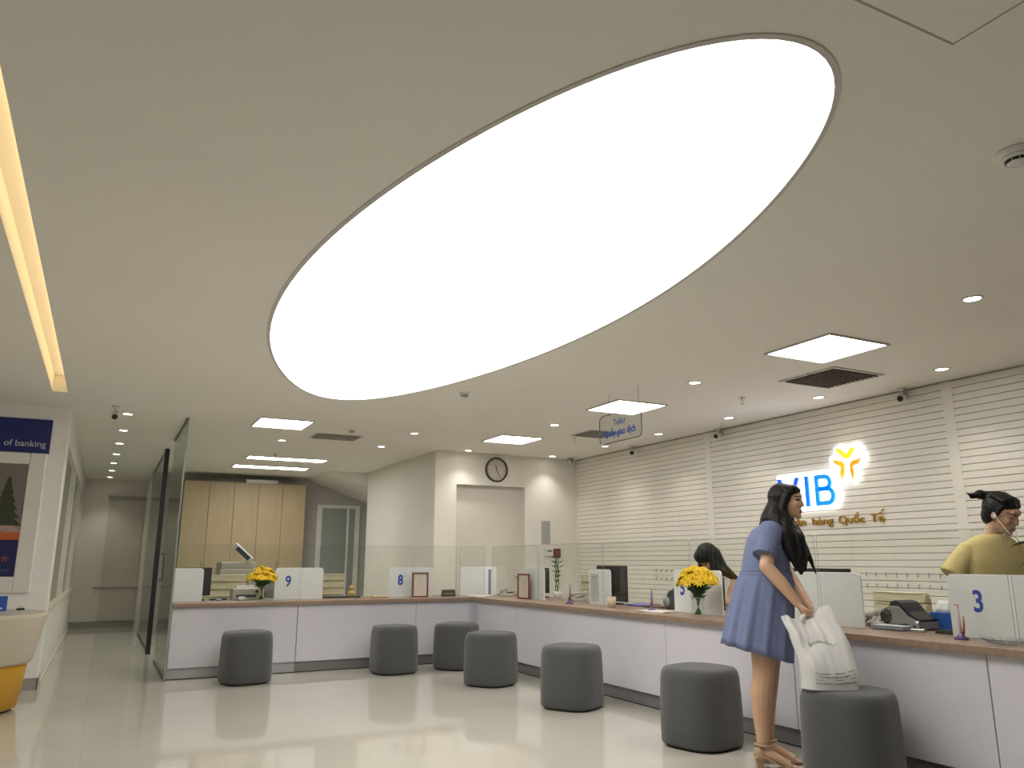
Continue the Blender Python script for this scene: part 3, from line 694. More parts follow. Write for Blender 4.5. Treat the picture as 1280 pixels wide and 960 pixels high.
# ------------------------------------------------------------------ flowers
def bloom_mesh():
    m = MB(); n = 10
    for ring, (r, z, l) in enumerate(((.012, .006, .028), (.008, .011, .018))):
        for k in range(n):
            a = 2 * PI * (k + .5 * ring) / n; c, s = math.cos(a), math.sin(a); w_ = .007
            P = [(r * c * .3, r * s * .3, z - .004), (r * c + w_ * -s + l * .4 * c, r * s + w_ * c + l * .4 * s, z + .004), ((r + l) * c, (r + l) * s, z - .004), (r * c - w_ * -s + l * .4 * c, r * s - w_ * c + l * .4 * s, z + .004)]
            m.add(P, [(0, 1, 2, 3)])
    m.cur = 1; m.ell((0, 0, .008), (.011, .011, .008), None, 8, 5); m.cur = 0
    m.lathe([(.002, -.02), (.008, -.008), (.014, .002)], 8)
    return m.mesh('bloom', [YELLOW, YCENTRE], False)
bloom = bloom_mesh()
lf = MB(); lf.add([(0, 0, 0), (.018, .03, .006), (0, .075, .0), (-.018, .03, .006), (0, .03, -.003)], [(0, 1, 4), (1, 2, 4), (2, 3, 4), (3, 0, 4)])
leafm = lf.mesh('leaf', GREEN)
def bouquet(x, y, label, rw, h, nb, seed, ax, ay):
    rnd = random.Random(seed)
    v = thing('glass_vase', 'clear glass vase holding ' + label[0], 'vase', (x, y, ZT))
    MB().lathe([(.001, .0), (.045, .0), (.05, .01), (.042, .06), (.04, .10), (.052, .15), (.054, .15), (.046, .1), (.047, .06), (.001, .012)], 24).build('body', GLASS, v, True)
    MB().lathe([(.05, .146), (.055, .15), (.05, .153)], 24, cap=False).build('rim', GEDGE, v)
    b = thing('flower_bouquet', label[1], 'flowers', (x, y, ZT), 0, 'bouquets of yellow flowers')
    for k in range(nb):
        t = (k + .5) / nb; ph = k * 2.39996; rad = math.sqrt(t); 
        px, py = ax * rw * rad * math.cos(ph), ay * rw * rad * math.sin(ph); pz = h - .11 * rad ** 2 + rnd.uniform(-.02, .02)
        bx_, by_ = rnd.uniform(-.024, .024), rnd.uniform(-.024, .024)
        s = MB().tube([(bx_, by_, .018), (bx_ * -.2, by_ * -.2, .09), (px * .16, py * .16, .155), (px * .55, py * .55, .5 * (.155 + pz) + .02), (px, py, pz)], .0022, 5).build('stem', GREEN, b)
        o = link('bloom', bloom, b); o.location = (px, py, pz); o.scale = (1.3, 1.3, 1.5)
        o.rotation_euler = Vector((px * 1.0, py * 1.0, .14)).to_track_quat('Z', 'Y').to_euler()
    for k in range(120):
        a = rnd.uniform(0, 2 * PI); q = rnd.uniform(.1, 1.); r = rw * q * .72 * rnd.uniform(.5, 1.); z = .155 + (h - .245) * q + rnd.uniform(-.03, .02)
        o = link('leaf', leafm, b); o.location = (ax * r * math.cos(a), ay * r * math.sin(a), z); o.rotation_euler = (rnd.uniform(.2, 1.2), rnd.uniform(-.5, .5), a - PI / 2); o.scale = (rnd.uniform(.7, 1.2),) * 3
bouquet(4.30, 5.12, ('the flowers before the number 5 board', 'bunch of yellow daisies before the number 5 board'), .175, .375, 62, 3, .72, 1.)
bouquet(1.62, 9.34, ('the flowers left of the number 9 board', 'bunch of yellow daisies left of the number 9 board'), .155, .345, 54, 5, 1., .75)

# plant on the desk near the corner
pl = thing('potted_plant', 'dark leafy twisted plant in a white pot by the inner corner', 'plant', (4.80, 8.22, ZT))
MB().lathe([(.001, 0), (.04, 0), (.055, .09), (.05, .09), (.001, .08)], 18).build('pot', WHITEP, pl, True)
for s in range(3):
    pts = [(.02 * math.cos(s * 2 + k * .9), .02 * math.sin(s * 2 + k * .9), .08 + .055 * k) for k in range(8)]
    MB().tube(pts, .006, 6).build('stem', GREEN, pl)
    for k in range(2, 8):
        o = link('leaf', leafm, pl); o.location = pts[k]; o.rotation_euler = (.5, 0, s * 2.1 + k * 1.7); o.scale = (1.1, 1.1, 1.1)
# plant by the person in yellow
pl = thing('potted_plant', 'green leafy plant beside the person in yellow behind the number 3 board', 'plant', (4.84, 2.62, ZT))
MB().lathe([(.001, 0), (.045, 0), (.06, .1), (.055, .1), (.001, .09)], 18).build('pot', WHITEP, pl, True)
for k in range(14):
    a = k * 2.4; L = .10 + .02 * (k % 4); hz = .30 + .022 * (k % 7)
    p = (L * math.cos(a), L * math.sin(a), hz + .12)
    MB().tube([(0, 0, .09), (p[0] * .4, p[1] * .4, hz * .7), p], .003, 5).build('stem', GREEN, pl)
    o = link('leaf', leafm, pl); o.location = p; o.scale = (2.1, 1.5, 1.6); o.rotation_euler = (-.3, 0, a - PI / 2)

# ------------------------------------------------------------------ small things on the counters
def frame(label, M, wd=.21, ht=.30, col=(.20, .055, .05)):
    t = thing('certificate_frame', label, 'frame', (0, 0, 0), 0, 'framed certificates on the counters'); t.matrix_world = M
    e = .018; FM = mat('frame_red', col, .4)
    MB().box(0, wd, 0, e, 0, .012).box(0, wd, ht - e, ht, 0, .012).box(0, e, e, ht - e, 0, .012).box(wd - e, wd, e, ht - e, 0, .012).build('frame', FM, t)
    p = MB().box(e, wd - e, e, ht - e, 0, .004).build('certificate', mat('cert_paper', (.66, .60, .52), .6), t)
    for k in range(6): MB().box(wd * .3, wd * (.7 if k % 2 else .62), ht * .72 - k * .026, ht * .73 - k * .026, .004, .0045).build('print_line', mat('print_tan', (.45, .38, .32), .7), p)
    MB().box(wd / 2 - .02, wd / 2 + .02, 0, ht * .6, -.05, -.045).build('easel', FM, t)
frame('certificate in a dark red frame before the number 8 board', on_back((3.43, 9.42, ZT)))
frame('narrow certificate in a dark red frame before the plain board near the inner corner', on_right((4.46, 8.56, ZT)) @ Matrix.Rotation(.12, 4, 'Y'), .24, .29)
npl = thing('name_plate', 'small dark name plate between the number 8 board and the corner', 'sign', (3.93, 9.45, ZT))
MB().prism([(-.02, 0), (.03, 0), (.005, .085)], lambda a, b: (-.09, a, b), lambda a, b: (.09, a, b)).build('block', mat('plate_dark', (.035, .025, .015), .3), npl)
MB().box(-.06, .06, -.016, -.012, .03, .045).build('print', mat('plate_gold', (.25, .18, .08), .4), npl)
def phone(x, y, rz, label, col=None):
    t = thing('desk_phone', label, 'telephone', (x, y, ZT), rz, 'desk phones'); m_ = col or mat('phone_beige', (.45, .42, .37), .45)
    MB().prism([(-.1, 0), (.1, 0), (.1, .05), (-.1, .025)], lambda a, b: (-.09, a, b), lambda a, b: (.09, a, b)).build('body', m_, t, bevel=.006)
    MB().tube([(-.06, -.10, .055), (-.06, -.085, .07), (-.06, -.04, .078), (-.06, .04, .085), (-.06, .085, .082), (-.06, .10, .068)], [.02, .026, .016, .016, .026, .02], 10).build('handset', m_, t, True)
    for r in range(4):
        for c in range(3): MB().box(.0 + .028 * c, .02 + .028 * c, -.07 + .028 * r, -.052 + .028 * r, .036 + .0035 * r, .042 + .0035 * r).build('key', DARKP, t)
    MB().tube([(-.06, -.1, .05), (-.09, -.12, .02), (-.12, -.08, .012), (-.11, .0, .01)], .005).build('cord', BLACKP, t)
phone(4.85, 3.85, -PI / 2 + .4, 'beige desk phone beside the blank board and its monitor')
phone(4.83, 7.75, -PI / 2 - .3, 'beige desk phone beside the dark leafy plant')
phone(4.70, 9.30, -.8, 'beige desk phone behind the tall folded board')
# money counting machine
mc = thing('money_counter', 'grey and black money counting machine on the counter', 'machine', (4.765, 3.57, ZT), 0); mc.scale = (.9, .85, .95)
def my(poly, x0, x1, nm, m_, bv=.006): return MB().prism(poly, lambda a, b: (x0, -a, b), lambda a, b: (x1, -a, b)).build(nm, m_, mc, bevel=bv)
my([(-.13, .02), (-.135, .09), (-.10, .155), (-.02, .155), (.06, .09), (.15, .055), (.16, .01), (.10, .0), (-.08, .0)], -.09, .12, 'body', mat('mc_grey', (.25, .24, .23), .4))
my([(-.11, .15), (-.09, .185), (-.05, .195), (.0, .18), (.06, .12), (.15, .07), (.145, .058), (.06, .085), (-.02, .15)], -.085, .115, 'hopper', BLACKP)
my([(-.07, .0), (-.03, .035), (.03, .045), (.10, .02), (.11, .0)], -.096, -.088, 'side_recess', BLACKP, .001)
MB().lathe([(.001, -.1), (.05, -.095), (.06, -.05), (.06, .1), (.001, .11)], 18, (0, .135, .085), 'x').build('roller_cap', mat('mc_dark', (.02, .02, .02), .25), mc, True)
MB().box(-.05, .07, .08, .12, .15, .156).build('key_panel', DARKP, mc)
bx = thing('tissue_box', 'bright blue tissue box behind the money counting machine', 'box', (4.92, 3.42, ZT))
MB().box(-.042, .042, -.085, .085, 0, .11).build('carton', mat('box_blue', (.02, .10, .42), .5), bx, bevel=.003)
bx2 = thing('blue_package', 'blue packet standing on edge next to the tissue box', 'box', (4.90, 3.31, ZT)); MB().box(-.045, .045, -.024, .024, 0, .16).build('packet', mat('box_blue2', (.03, .14, .50), .5), bx2, bevel=.006)
MB().box(-.046, -.045, -.014, .014, .05, .12).build('print', WHITEP, bx2)
ti = MB(); 
ti.loft([[(.05 * (1 - .25 * k) * (1 + .25 * math.sin(3 * a + k)) * math.cos(a) * .6, .05 * (1 - .1 * k) * math.cos(a + 1.57) * 1.2 * (1 + .2 * math.cos(4 * a + k)), .11 + .025 * k) for a in [2 * PI * i / 16 for i in range(16)]] for k in range(4)])
ti.build('tissue', PAPER, bx, True)
pa = thing('paper_tray', 'clear tray with papers between the phone and the money counter', 'tray', (4.62, 3.60, ZT), 0)
MB().box(-.06, .06, -.13, .13, 0, .006).box(-.06, -.057, -.13, .13, .006, .035).box(.057, .06, -.13, .13, .006, .035).box(-.057, .057, -.13, -.127, .006, .035).build('tray', glass('tray_clear', (.85, .87, .93)), pa)
for k in range(3): 
    s = MB().box(-.052, .052, -.12, .12, .007 + .008 * k, .013 + .008 * k).build('paper_stack', PAPER, pa); s.rotation_euler = (0, 0, .01 * k)
def stamp(x, y, label, col):
    t = thing('rubber_stamp', label, 'stamp', (x, y, ZT), .3)
    MB().box(-.025, .025, -.04, .04, 0, .022).build('block', col, t, bevel=.004)
    MB().lathe([(.012, .022), (.016, .03), (.011, .045), (.018, .062), (.001, .068)], 14).build('knob', col, t, True)
stamp(4.61, 3.40, 'silver and black stamp before the money counter', CHROME); 
ip = thing('ink_pad', 'black ink pad beside the pen stand', 'ink pad', (4.66, 3.24, ZT), .1); MB().box(-.035, .035, -.06, .06, 0, .016).build('case', BLACKP, ip, bevel=.003); MB().box(-.032, .032, -.057, .057, .016, .024).build('lid', BLACKP, ip, bevel=.004)
def penstand(x, y, label, col):
    t = thing('pen_stand', label, 'pen stand', (x, y, ZT), 0, 'counter pens on stands')
    MB().lathe([(.001, 0), (.04, 0), (.038, .01), (.02, .02), (.012, .035), (.001, .035)], 18).build('base', mat('base_purple', (.10, .05, .20), .35), t, True)
    MB().tube([(0, 0, .03), (.012, .01, .10), (.02, .016, .17)], [.008, .0075, .006], 10).build('pen', mat(*col), t, True)
    MB().tube([(.01, -.01, .03), (.0, -.025, .09), (-.005, -.03, .13)], [.007, .006, .003], 8).build('pen', mat('pen_orange', (.55, .14, .06), .4), t, True)
    MB().tube([(.02, .016, .165), (.03, .02, .19), (.015, .03, .19)], .004, 6).build('clip', mat('pen_orange'), t)
penstand(4.40, 2.98, 'purple based pen stand beside the number 3 board', ('pen_white', (.55, .5, .52), .4))
penstand(4.42, 5.90, 'purple based pen stand left of the number 5 board', ('pen_blue', (.12, .10, .38), .4))
penstand(4.40, 7.28, 'purple based pen stand left of the paper notice', ('pen_blue', (.12, .10, .38), .4))
ds = thing('glass_dish', 'shallow fluted glass dish before the number 3 board', 'dish', (4.33, 2.68, ZT))
R = []
for r, z in ((.04, 0), (.09, .012), (.12, .032), (.115, .034), (.085, .017), (.03, .006)):
    R.append([(r * (1 + .05 * (z / .03) * math.cos(16 * a)) * math.cos(a), r * (1 + .05 * (z / .03) * math.cos(16 * a)) * math.sin(a), z) for a in [2 * PI * i / 64 for i in range(64)]])
MB().loft(R).build('bowl', glass('dish_glass', (.9, .92, .93), rough=.05), ds, True)
for k in range(16):
    a = 2 * PI * k / 16; MB().tube([(.045 * math.cos(a), .045 * math.sin(a), .005), (.09 * math.cos(a), .09 * math.sin(a), .016), (.121 * math.cos(a), .121 * math.sin(a), .035)], .002, 4).build('flute', mat('flute_grey', (.4, .4, .42), .2), ds)
def papers(x, y, rz, label, col=PAPER, n=3, sx=.105, sy=.148):
    t = thing('paper_stack', label, 'papers', (x, y, ZT), rz, 'papers lying on the worktop')
    for k in range(n):
        s = MB().box(-sx, sx, -sy, sy, .001 + .003 * k, .0035 + .003 * k).build('sheet', col, t); s.rotation_euler = (0, 0, .06 * (k - 1))
papers(4.40, 5.80, .3, 'white papers beside the pen stand of board 5')
papers(4.84, 6.60, -.2, 'blue violet folders beside the dark notice board monitor', mat('folder_violet', (.16, .14, .45), .5), 6)
papers(4.32, 9.36, .5, 'white sheet before the tall folded board')
papers(4.83, 6.27, .3, 'brown folder stack left of the number 5 board', mat('folder_brown', (.16, .10, .06), .6), 5)
hl = thing('money_counter', 'dark money counting machine left of the number 5 board', 'machine', (4.80, 5.96, ZT))
MB().prism([(-.12, .0), (-.13, .08), (-.07, .17), (.03, .19), (.10, .13), (.13, .05), (.12, 0)], lambda a, b: (-.09, -a, b), lambda a, b: (.1, -a, b)).build('body', DARKP, hl, bevel=.02)
MB().prism([(-.05, .17), (.02, .215), (.06, .17)], lambda a, b: (-.07, -a, b), lambda a, b: (.08, -a, b)).build('hopper', BLACKP, hl, bevel=.006)
MB().lathe([(.001, -.1), (.045, -.1), (.05, .0), (.05, .1), (.001, .1)], 16, (0, .09, .07), 'x').build('roller', GREYP, hl, True)
cu = thing('paper_cup', 'small cream paper cup beside the paper notice board', 'cup', (4.40, 6.50, ZT))
MB().lathe([(.001, .0), (.036, 0), (.044, .10), (.04, .10), (.034, .006), (.001, .006)], 20).build('body', mat('cup_cream', (.60, .54, .38), .6), cu, True)
MB().lathe([(.041, .097), (.0455, .1), (.041, .103)], 20, cap=False).build('rim', mat('cup_cream'), cu)
# back counter oddments
kb = thing('keyboard', 'black keyboard on the worktop right of the number 9 board', 'keyboard', (2.64, 9.74, ZT), .05)
MB().box(-.22, .22, -.07, .07, 0, .014).build('case', BLACKP, kb, bevel=.004)
for r in range(4): MB().box(-.21, .21, -.06 + .031 * r, -.034 + .031 * r, .014, .02).build('key_row', DARKP, kb)
ty = thing('toy_figure', 'small yellow ornament sitting behind the black keyboard', 'ornament', (2.80, 9.88, ZT))
MB().ell((0, 0, .045), (.045, .04, .045)).build('body', mat('toy_yellow', (.62, .38, .10), .5), ty, True); MB().ell((0, -.005, .11), (.032, .03, .032)).build('head', mat('toy_yellow'), ty, True)
cdx = thing('card_box', 'flat orange card holder left of the number 8 board', 'box', (3.02, 9.42, ZT)); MB().box(-.09, .09, -.04, .04, 0, .025).build('tray', mat('card_orange', (.48, .30, .12), .5), cdx, bevel=.003); MB().box(-.08, .08, -.03, .03, .025, .03).build('cards', PAPER, cdx)
ms = thing('computer_mouse', 'grey computer mouse by the black monitor at the glass panel', 'mouse', (1.20, 9.60, ZT))
MB().ell((0, 0, .014), (.032, .055, .016)).build('shell', GREYP, ms, True); MB().lathe([(.001, -.004), (.007, -.004), (.007, .004), (.001, .004)], 10, (0, -.03, .028), 'x').build('wheel', BLACKP, ms)
k2 = thing('keyboard', 'black keyboard beside the black monitor at the glass panel', 'keyboard', (1.19, 9.82, ZT)); MB().box(-.06, .13, -.06, .06, 0, .014).build('case', BLACKP, k2, bevel=.004)
for r in range(4): MB().box(-.05, .12, -.052 + .028 * r, -.03 + .028 * r, .014, .02).build('key_row', DARKP, k2)
mg = thing('mug', 'small white cup on the worktop left of the flowers', 'cup', (1.42, 9.40, ZT)); MB().lathe([(.001, 0), (.028, 0), (.038, .05), (.034, .05), (.001, .008)], 18).build('body', WHITEP, mg, True); MB().tube([(.034, 0, .04), (.055, 0, .035), (.05, 0, .015), (.032, 0, .012)], .004).build('handle', WHITEP, mg)
pr_ = thing('desk_printer', 'cream desk printer behind the flowers on the back counter', 'printer', (1.51, 9.80, ZT)); MB().box(-.15, .15, -.12, .12, 0, .13).build('body', mat('copier_cream'), pr_, bevel=.012); MB().box(-.11, .11, -.123, -.118, .03, .06).build('output_slot', DARKP, pr_); MB().box(-.1, .1, .0, .08, .13, .16).build('paper_feed', WHITEP, pr_); MB().box(.10, .13, -.124, -.12, .08, .11).build('button_panel', BLACKP, pr_)
br = thing('brochure_holder', 'patterned brochure holder between the flowers and the number 9 board', 'holder', (1.755, 9.64, ZT)); MB().box(-.05, .05, -.02, .03, 0, .02).build('base', GLASS, br); MB().box(-.05, .05, .0, .006, .02, .22).build('brochure', mat('brochure_grey', (.32, .30, .33), .6, var=.5, scale=40), br); MB().box(-.052, .052, -.02, -.017, .0, .1).build('front_plate', GLASS, br)

# ------------------------------------------------------------------ pillar: posters and desk
bs = thing('wall_banner', 'dark blue banner sign with white lettering high on the white pillar', 'sign', (-1.1, 9.14, 2.43))
MB().box(-.9, .505, -.012, 0, -.175, .175).build('panel', mat('banner_navy', (.008, .022, .16), .3), bs)
link('lettering', text_mesh('lettering', 'of banking', .088, mat('banner_white', (.55, .57, .65), .5), on_back((.105, -.013, -.105)), .001), bs)
ps = thing('poster_frame', 'white lightbox poster frame with a tree picture on the pillar', 'poster', (-1.1, 9.14, 1.6))
def pb(x0, x1, z0, z1, y0=-.03, y1=0.): return MB().box(x0, x1, y0, y1, z0, z1)
pb(-.9, .345, -.545, .545, -.014, 0).build('print_board', mat('poster_grey', (.19, .175, .16), .6), ps)
PF = mat('frame_gloss', (.80, .78, .74), .12)
pf = MB()
def bar(pts, half):  # curved glossy bars
    pass
for nm, (x0, x1, z0, z1) in dict(a=(.345, .495, -.70, .66), b=(-.9, .345, .545, .66), c=(-.9, .345, -.70, -.545)).items():
    MB().box(x0, x1, -.03, 0, z0, z1).build('frame_bar', PF, ps, bevel=.012, seg=3)
MB().box(-.9, .345, -.016, -.014, -.195, -.125).build('orange_band', mat('poster_orange', (.55, .12, .03), .5), ps)
MB().box(-.9, .345, -.016, -.014, -.545, -.195).build('navy_field', mat('poster_navy', (.010, .014, .10), .5), ps)
tr = MB().box(-.9, .345, -.016, -.014, -.125, -.06).build('snow_band', mat('poster_pink', (.42, .30, .26), .6, var=.3, scale=30), ps)
tm = MB()
for k in range(6):
    zb = -.06 + .075 * k; wd = .15 * (1 - k / 6.4)
    tm.prism([(.20 - wd, zb), (.20 + wd, zb), (.20 + wd * .35, zb + .10), (.20 - wd * .35, zb + .10)], lambda a, b: (a, -.016 - .0004 * k, b), lambda a, b: (a, -.0145, b))
tm.build('tree_print', mat('tree_green', (.05, .06, .03), .7, var=.6, scale=60), ps)
link('lettering', text_mesh('lettering', 'n', .16, mat('banner_white'), on_back((.115, -.0165, -.44)), .001, .004), ps)
for k in range(5):
    a = PI / 2 + k * 2 * PI / 5; MB().prism([(.25 + .012 * math.cos(a - .5), -.375 + .012 * math.sin(a - .5)), (.25 + .04 * math.cos(a), -.375 + .04 * math.sin(a)), (.25 + .012 * math.cos(a + .5), -.375 + .012 * math.sin(a + .5))], lambda x, z: (x, -.017, z), lambda x, z: (x, -.0155, z)).build('star_petal', mat('poster_orange'), ps)
MB().box(.0, .30, -.0165, -.015, -.49, -.482).build('print_line', mat('banner_soft', (.10, .11, .22), .5), ps)
# desk
dk = thing('reception_desk', 'round drum desk, cream above and yellow below, beside the pillar', 'desk', (-.92, 8.05, 0))
MB().lathe([(.001, .02), (.38, .02), (.40, .03), (.44, .37), (.44, .372), (.001, .372)], 48).build('lower_drum', mat('drum_yellow', (.56, .30, .02), .55), dk, True)
MB().lathe([(.40, .372), (.46, .375), (.475, .40), (.545, .745), (.545, .765), (.53, .775), (.001, .775)], 48).build('upper_drum', mat('drum_cream', (.52, .47, .37), .6), dk, True)
MB().lathe([(.001, .775), (.52, .775), (.52, .782), (.001, .782)], 48).build('top', mat('drum_top', (.42, .39, .35), .4), dk)
MB().lathe([(.001, 0), (.36, 0), (.36, .02), (.001, .02)], 40).build('plinth', BLACKP, dk)
lf_ = thing('leaflet_holder', 'blue leaflet stand on the round desk', 'leaflets', (-.80, 8.22, .782), 0)
MB().prism([(-.03, 0), (.03, 0), (.0, .125)], lambda a, b: (-.10, a, b), lambda a, b: (.10, a, b)).build('stand', mat('leaflet_blue', (.02, .10, .42), .4), lf_)
lfm = on_back((0, -.018, .045)) @ Matrix.Rotation(-.24, 4, 'X')
link('print', text_mesh('print', 'A', .07, PAPER, lfm, .0005, 0, 'CENTER'), lf_)
MB().box(-.07, .07, -.026, -.022, .018, .03).build('print_line', PAPER, lf_)
for x, y, lb in ((-.60, 8.28, 'small black clip near the rim of the round desk'), (-.78, 7.93, 'small black clip in front of the leaflet stand')):
    t = thing('binder_clip', lb, 'clip', (x, y, .782), .4); MB().prism([(-.015, 0), (.015, 0), (.003, .02), (-.003, .02)], lambda a, b: (-.03, a, b), lambda a, b: (.03, a, b)).build('body', BLACKP, t); MB().tube([(-.015, 0, .018), (-.012, .01, .035), (.012, .01, .035), (.015, 0, .018)], .0018, 5).build('wire', CHROME, t)

# ------------------------------------------------------------------ people
def head_prims(m, c, F, Rt, Up, k=1.):
    c, F, Rt, Up = Vector(c), Vector(F), Vector(Rt), Vector(Up)
    def P(f, r, u): return c + F * f * k + Rt * r * k + Up * u * k
    M3 = Matrix((F, Rt, Up)).transposed()
    E = lambda f, r, u, rad: m.ell(P(f, r, u), [q * k for q in rad], M3.to_4x4(), 20, 14)
    E(-.012, 0, .025, (.096, .078, .092))             # skull
    E(.022, 0, -.02, (.070, .064, .085))              # face
    E(.038, 0, -.075, (.046, .044, .038))             # jaw
    E(.068, 0, -.100, (.020, .022, .018))             # chin
    E(.078, 0, .036, (.018, .045, .026))              # brow
    for s in (-1, 1):
        E(.060, s * .038, -.022, (.024, .022, .026))  # cheek
        E(-.005, s * .076, -.005, (.018, .010, .030)) # ear
        m.cap(P(.082, s * .010, -.035), .009 * k, P(.080, s * .012, -.037), .009 * k)  # nostril wing
    m.cap(P(.086, 0, .02), .008 * k, P(.099, 0, -.028), .012 * k)     # nose
    m.cap(P(.084, -.018, -.064), .008 * k, P(.084, .018, -.064), .008 * k)   # lips
    m.cap(P(.082, -.014, -.074), .008 * k, P(.082, .014, -.074), .008 * k)
    return P
def paint(me, mats, rules):
    me.materials.clear()
    for m in mats: me.materials.append(m)
    for p in me.polygons:
        c = p.center
        for i, test in rules:
            if test(c): p.material_index = i; break
def face_rules(c, F, Rt, Up, k=1., smile=False, lids=False):
    c, F, Rt, Up = Vector(c), Vector(F), Vector(Rt), Vector(Up)
    def loc(p): d = p - c; return d.dot(F) / k, d.dot(Rt) / k, d.dot(Up) / k
    def eye(p):
        f, r, u = loc(p); return f > .05 and ((abs(r) - .033) / .016) ** 2 + ((u - (.006 if not lids else .002)) / (.0065 if not lids else .003)) ** 2 < 1
    def brow(p):
        f, r, u = loc(p); return f > .05 and abs(abs(r) - .034) < .020 and abs(u - .032 + .15 * abs(abs(r) - .03)) < .0032
    def lip(p):
        f, r, u = loc(p); return f > .06 and abs(r) < .024 and abs(u + .069) < (.0125 - .2 * abs(r))
    def teeth(p):
        f, r, u = loc(p); return smile and f > .06 and abs(r) < .016 and abs(u + .069 - abs(r) * .2) < .0035
    return [(3, teeth), (1, eye), (1, brow), (2, lip)]
def hand(m, wrist, palm_dir, side, normal, curl=1., r=.0085, k=1.):
    w_, d, s, n = Vector(wrist), Vector(palm_dir).normalized(), Vector(side).normalized(), Vector(normal).normalized()
    for j in range(4):
        o = (j - 1.5) * .019 * k
        m.cap(w_ + d * .01 + s * o * .6, .014 * k, w_ + d * .075 * k + s * o, .0105 * k)
        L = (.030, .036, .034, .026)[j] * k
        p0 = w_ + d * .078 * k + s * o; a = .7 * curl
        p1 = p0 + (d * math.cos(a) + n * math.sin(a)) * L
        p2 = p1 + (d * math.cos(a * 2.3) + n * math.sin(a * 2.3)) * L * .85
        p3 = p2 + (d * math.cos(a * 3.4) + n * math.sin(a * 3.4)) * L * .7
        m.chain([p0, p1, p2, p3], [r * 1.08 * k, r * k, r * .95 * k, r * .85 * k])
    t0 = w_ + d * .02 * k - s * .02 * k; t1 = w_ + d * .05 * k - s * .043 * k + n * .012 * k; t2 = w_ + d * .08 * k - s * .042 * k + n * .03 * k
    m.chain([t0, t1, t2], [.013 * k, .0105 * k, .009 * k])
def rings(defs, n=40):   # (centre, axisA, axisB, ra, rb[, fn])
    R = []
    for c, A, B, ra, rb_, *fn in defs:
        c, A, B = Vector(c), Vector(A), Vector(B); ring = []
        for i in range(n):
            a = 2 * PI * i / n; k = fn[0](a) if fn else 1.; dz = fn[1](a) if len(fn) > 1 else 0.
            ring.append(c + A * ra * k * math.cos(a) + B * rb_ * k * math.sin(a) + Vector((0, 0, dz)))
        R.append(ring)
    return R
CY, SY = math.cos(YAW), math.sin(YAW)
def place(u, v): return (u * CY + v * SY, -u * SY + v * CY, 0)

# ---- the woman in the blue dress: frame u (right in picture), v (away), z; base at (1.53, 5.08)
U0, V0 = 1.53, 5.08
wm = thing('person', 'woman in a short blue-grey dress leaning to lift a plastic bag', 'person', place(U0, V0), -YAW)
def L(u, v, z): return Vector((u - U0, v - V0, z))
F = Vector((.86, -.50, -.03)).normalized(); UPH = Vector((.06, 0, 1)).normalized(); RT = F.cross(UPH).normalized(); UPH = RT.cross(F)
hc = L(1.772, 5.06, 1.575)
m = MB(); head_prims(m, hc, F, RT, UPH, .93)
m.chain([L(1.755, 5.07, 1.50), L(1.70, 5.08, 1.40)], [.048, .055])
m.ell(L(1.66, 5.09, 1.36), (.10, .15, .09)); m.ell(L(1.62, 5.09, 1.27), (.105, .135, .12)); m.ell(L(1.60, 5.09, 1.12), (.105, .125, .12)); m.ell(L(1.55, 5.09, .93), (.12, .15, .14))
m.chain([L(1.63, 4.95, 1.385), L(1.55, 4.885, 1.17), L(1.625, 4.855, 1.07), L(1.703, 4.835, .957)], [.052, .042, .04, .027])
m.chain([L(1.68, 5.22, 1.37), L(1.765, 5.14, 1.13), L(1.782, 5.03, 1.03), L(1.795, 4.91, .945)], [.052, .041, .038, .027])
hand(m, L(1.703, 4.835, .957), (.5, -.05, -.85), (.1, 1, 0), (.6, .1, .75), 1.0)
hand(m, L(1.795, 4.91, .945), (-.1, -.35, -.9), (-.3, 1, -.3), (-.5, -.2, .6), .9)
for du, v, kz in ((0, 5.02, 0), (.075, 5.16, -.01)):
    m.chain([L(1.54 + du * .5, v, .88), L(1.545 + du, v, .70), L(1.532 + du, v, .54), L(1.512 + du, v + .005, .42), L(1.505 + du, v + .01, .30), L(1.502 + du, v + .01, .135)], [.092, .083, .066, .066, .053, .035])
    m.chain([L(1.490 + du, v + .01, .10), L(1.54 + du, v - .01, .075), L(1.625 + du, v - .03, .032)], [.032, .033, .024])
    for j in range(5): m.cap(L(1.625 + du, v - .055 + .0155 * j, .030), .011, L(1.668 + du - .006 * abs(j - 1), v - .068 + .0165 * j, .020), .0085)
me = remesh(m, .0055, 3)
paint(me, [SKIN, EYE, LIP, TOOTH], face_rules(hc, F, RT, UPH, .93, smile=True)); me.name = 'body'
link('body', me, wm)
# dress
dm = MB()
X, Yv = Vector((1, 0, 0)), Vector((0, 1, 0))
gath = lambda amp, n, ph: (lambda a: 1 + amp * math.sin(n * a + ph) + amp * .5 * math.sin((n * 2 + 1) * a + 1.3 * ph))
N = 96
bod = [(L(1.715, 5.08, 1.425), X, Yv, .062, .070), (L(1.70, 5.08, 1.428), X, Yv, .075, .095), (L(1.685, 5.085, 1.425), X, Yv, .09, .14), (L(1.665, 5.085, 1.40), X, Yv, .115, .175), (L(1.645, 5.085, 1.34), X, Yv, .135, .178), (L(1.625, 5.085, 1.26), X, Yv, .14, .165), (L(1.61, 5.085, 1.18), X, Yv, .145, .155), (L(1.605, 5.085, 1.13), X, Yv, .15, .155)]
skirt = [(L(1.604, 5.085, 1.12), X, Yv, .158, .162, gath(.012, 17, .4))]
for k in range(1, 11):
    t = k / 10; z = 1.12 - .475 * t
    cu_ = 1.604 - .09 * t; ra = .158 + .047 * t ** .5; rb_ = .162 + .05 * t ** .5
    skirt.append((L(cu_, 5.085, z), X, Yv, ra, rb_, gath(.02 + .03 * t, 11, .4 + .5 * t), (lambda a, t=t: -.055 * t * math.cos(a))))
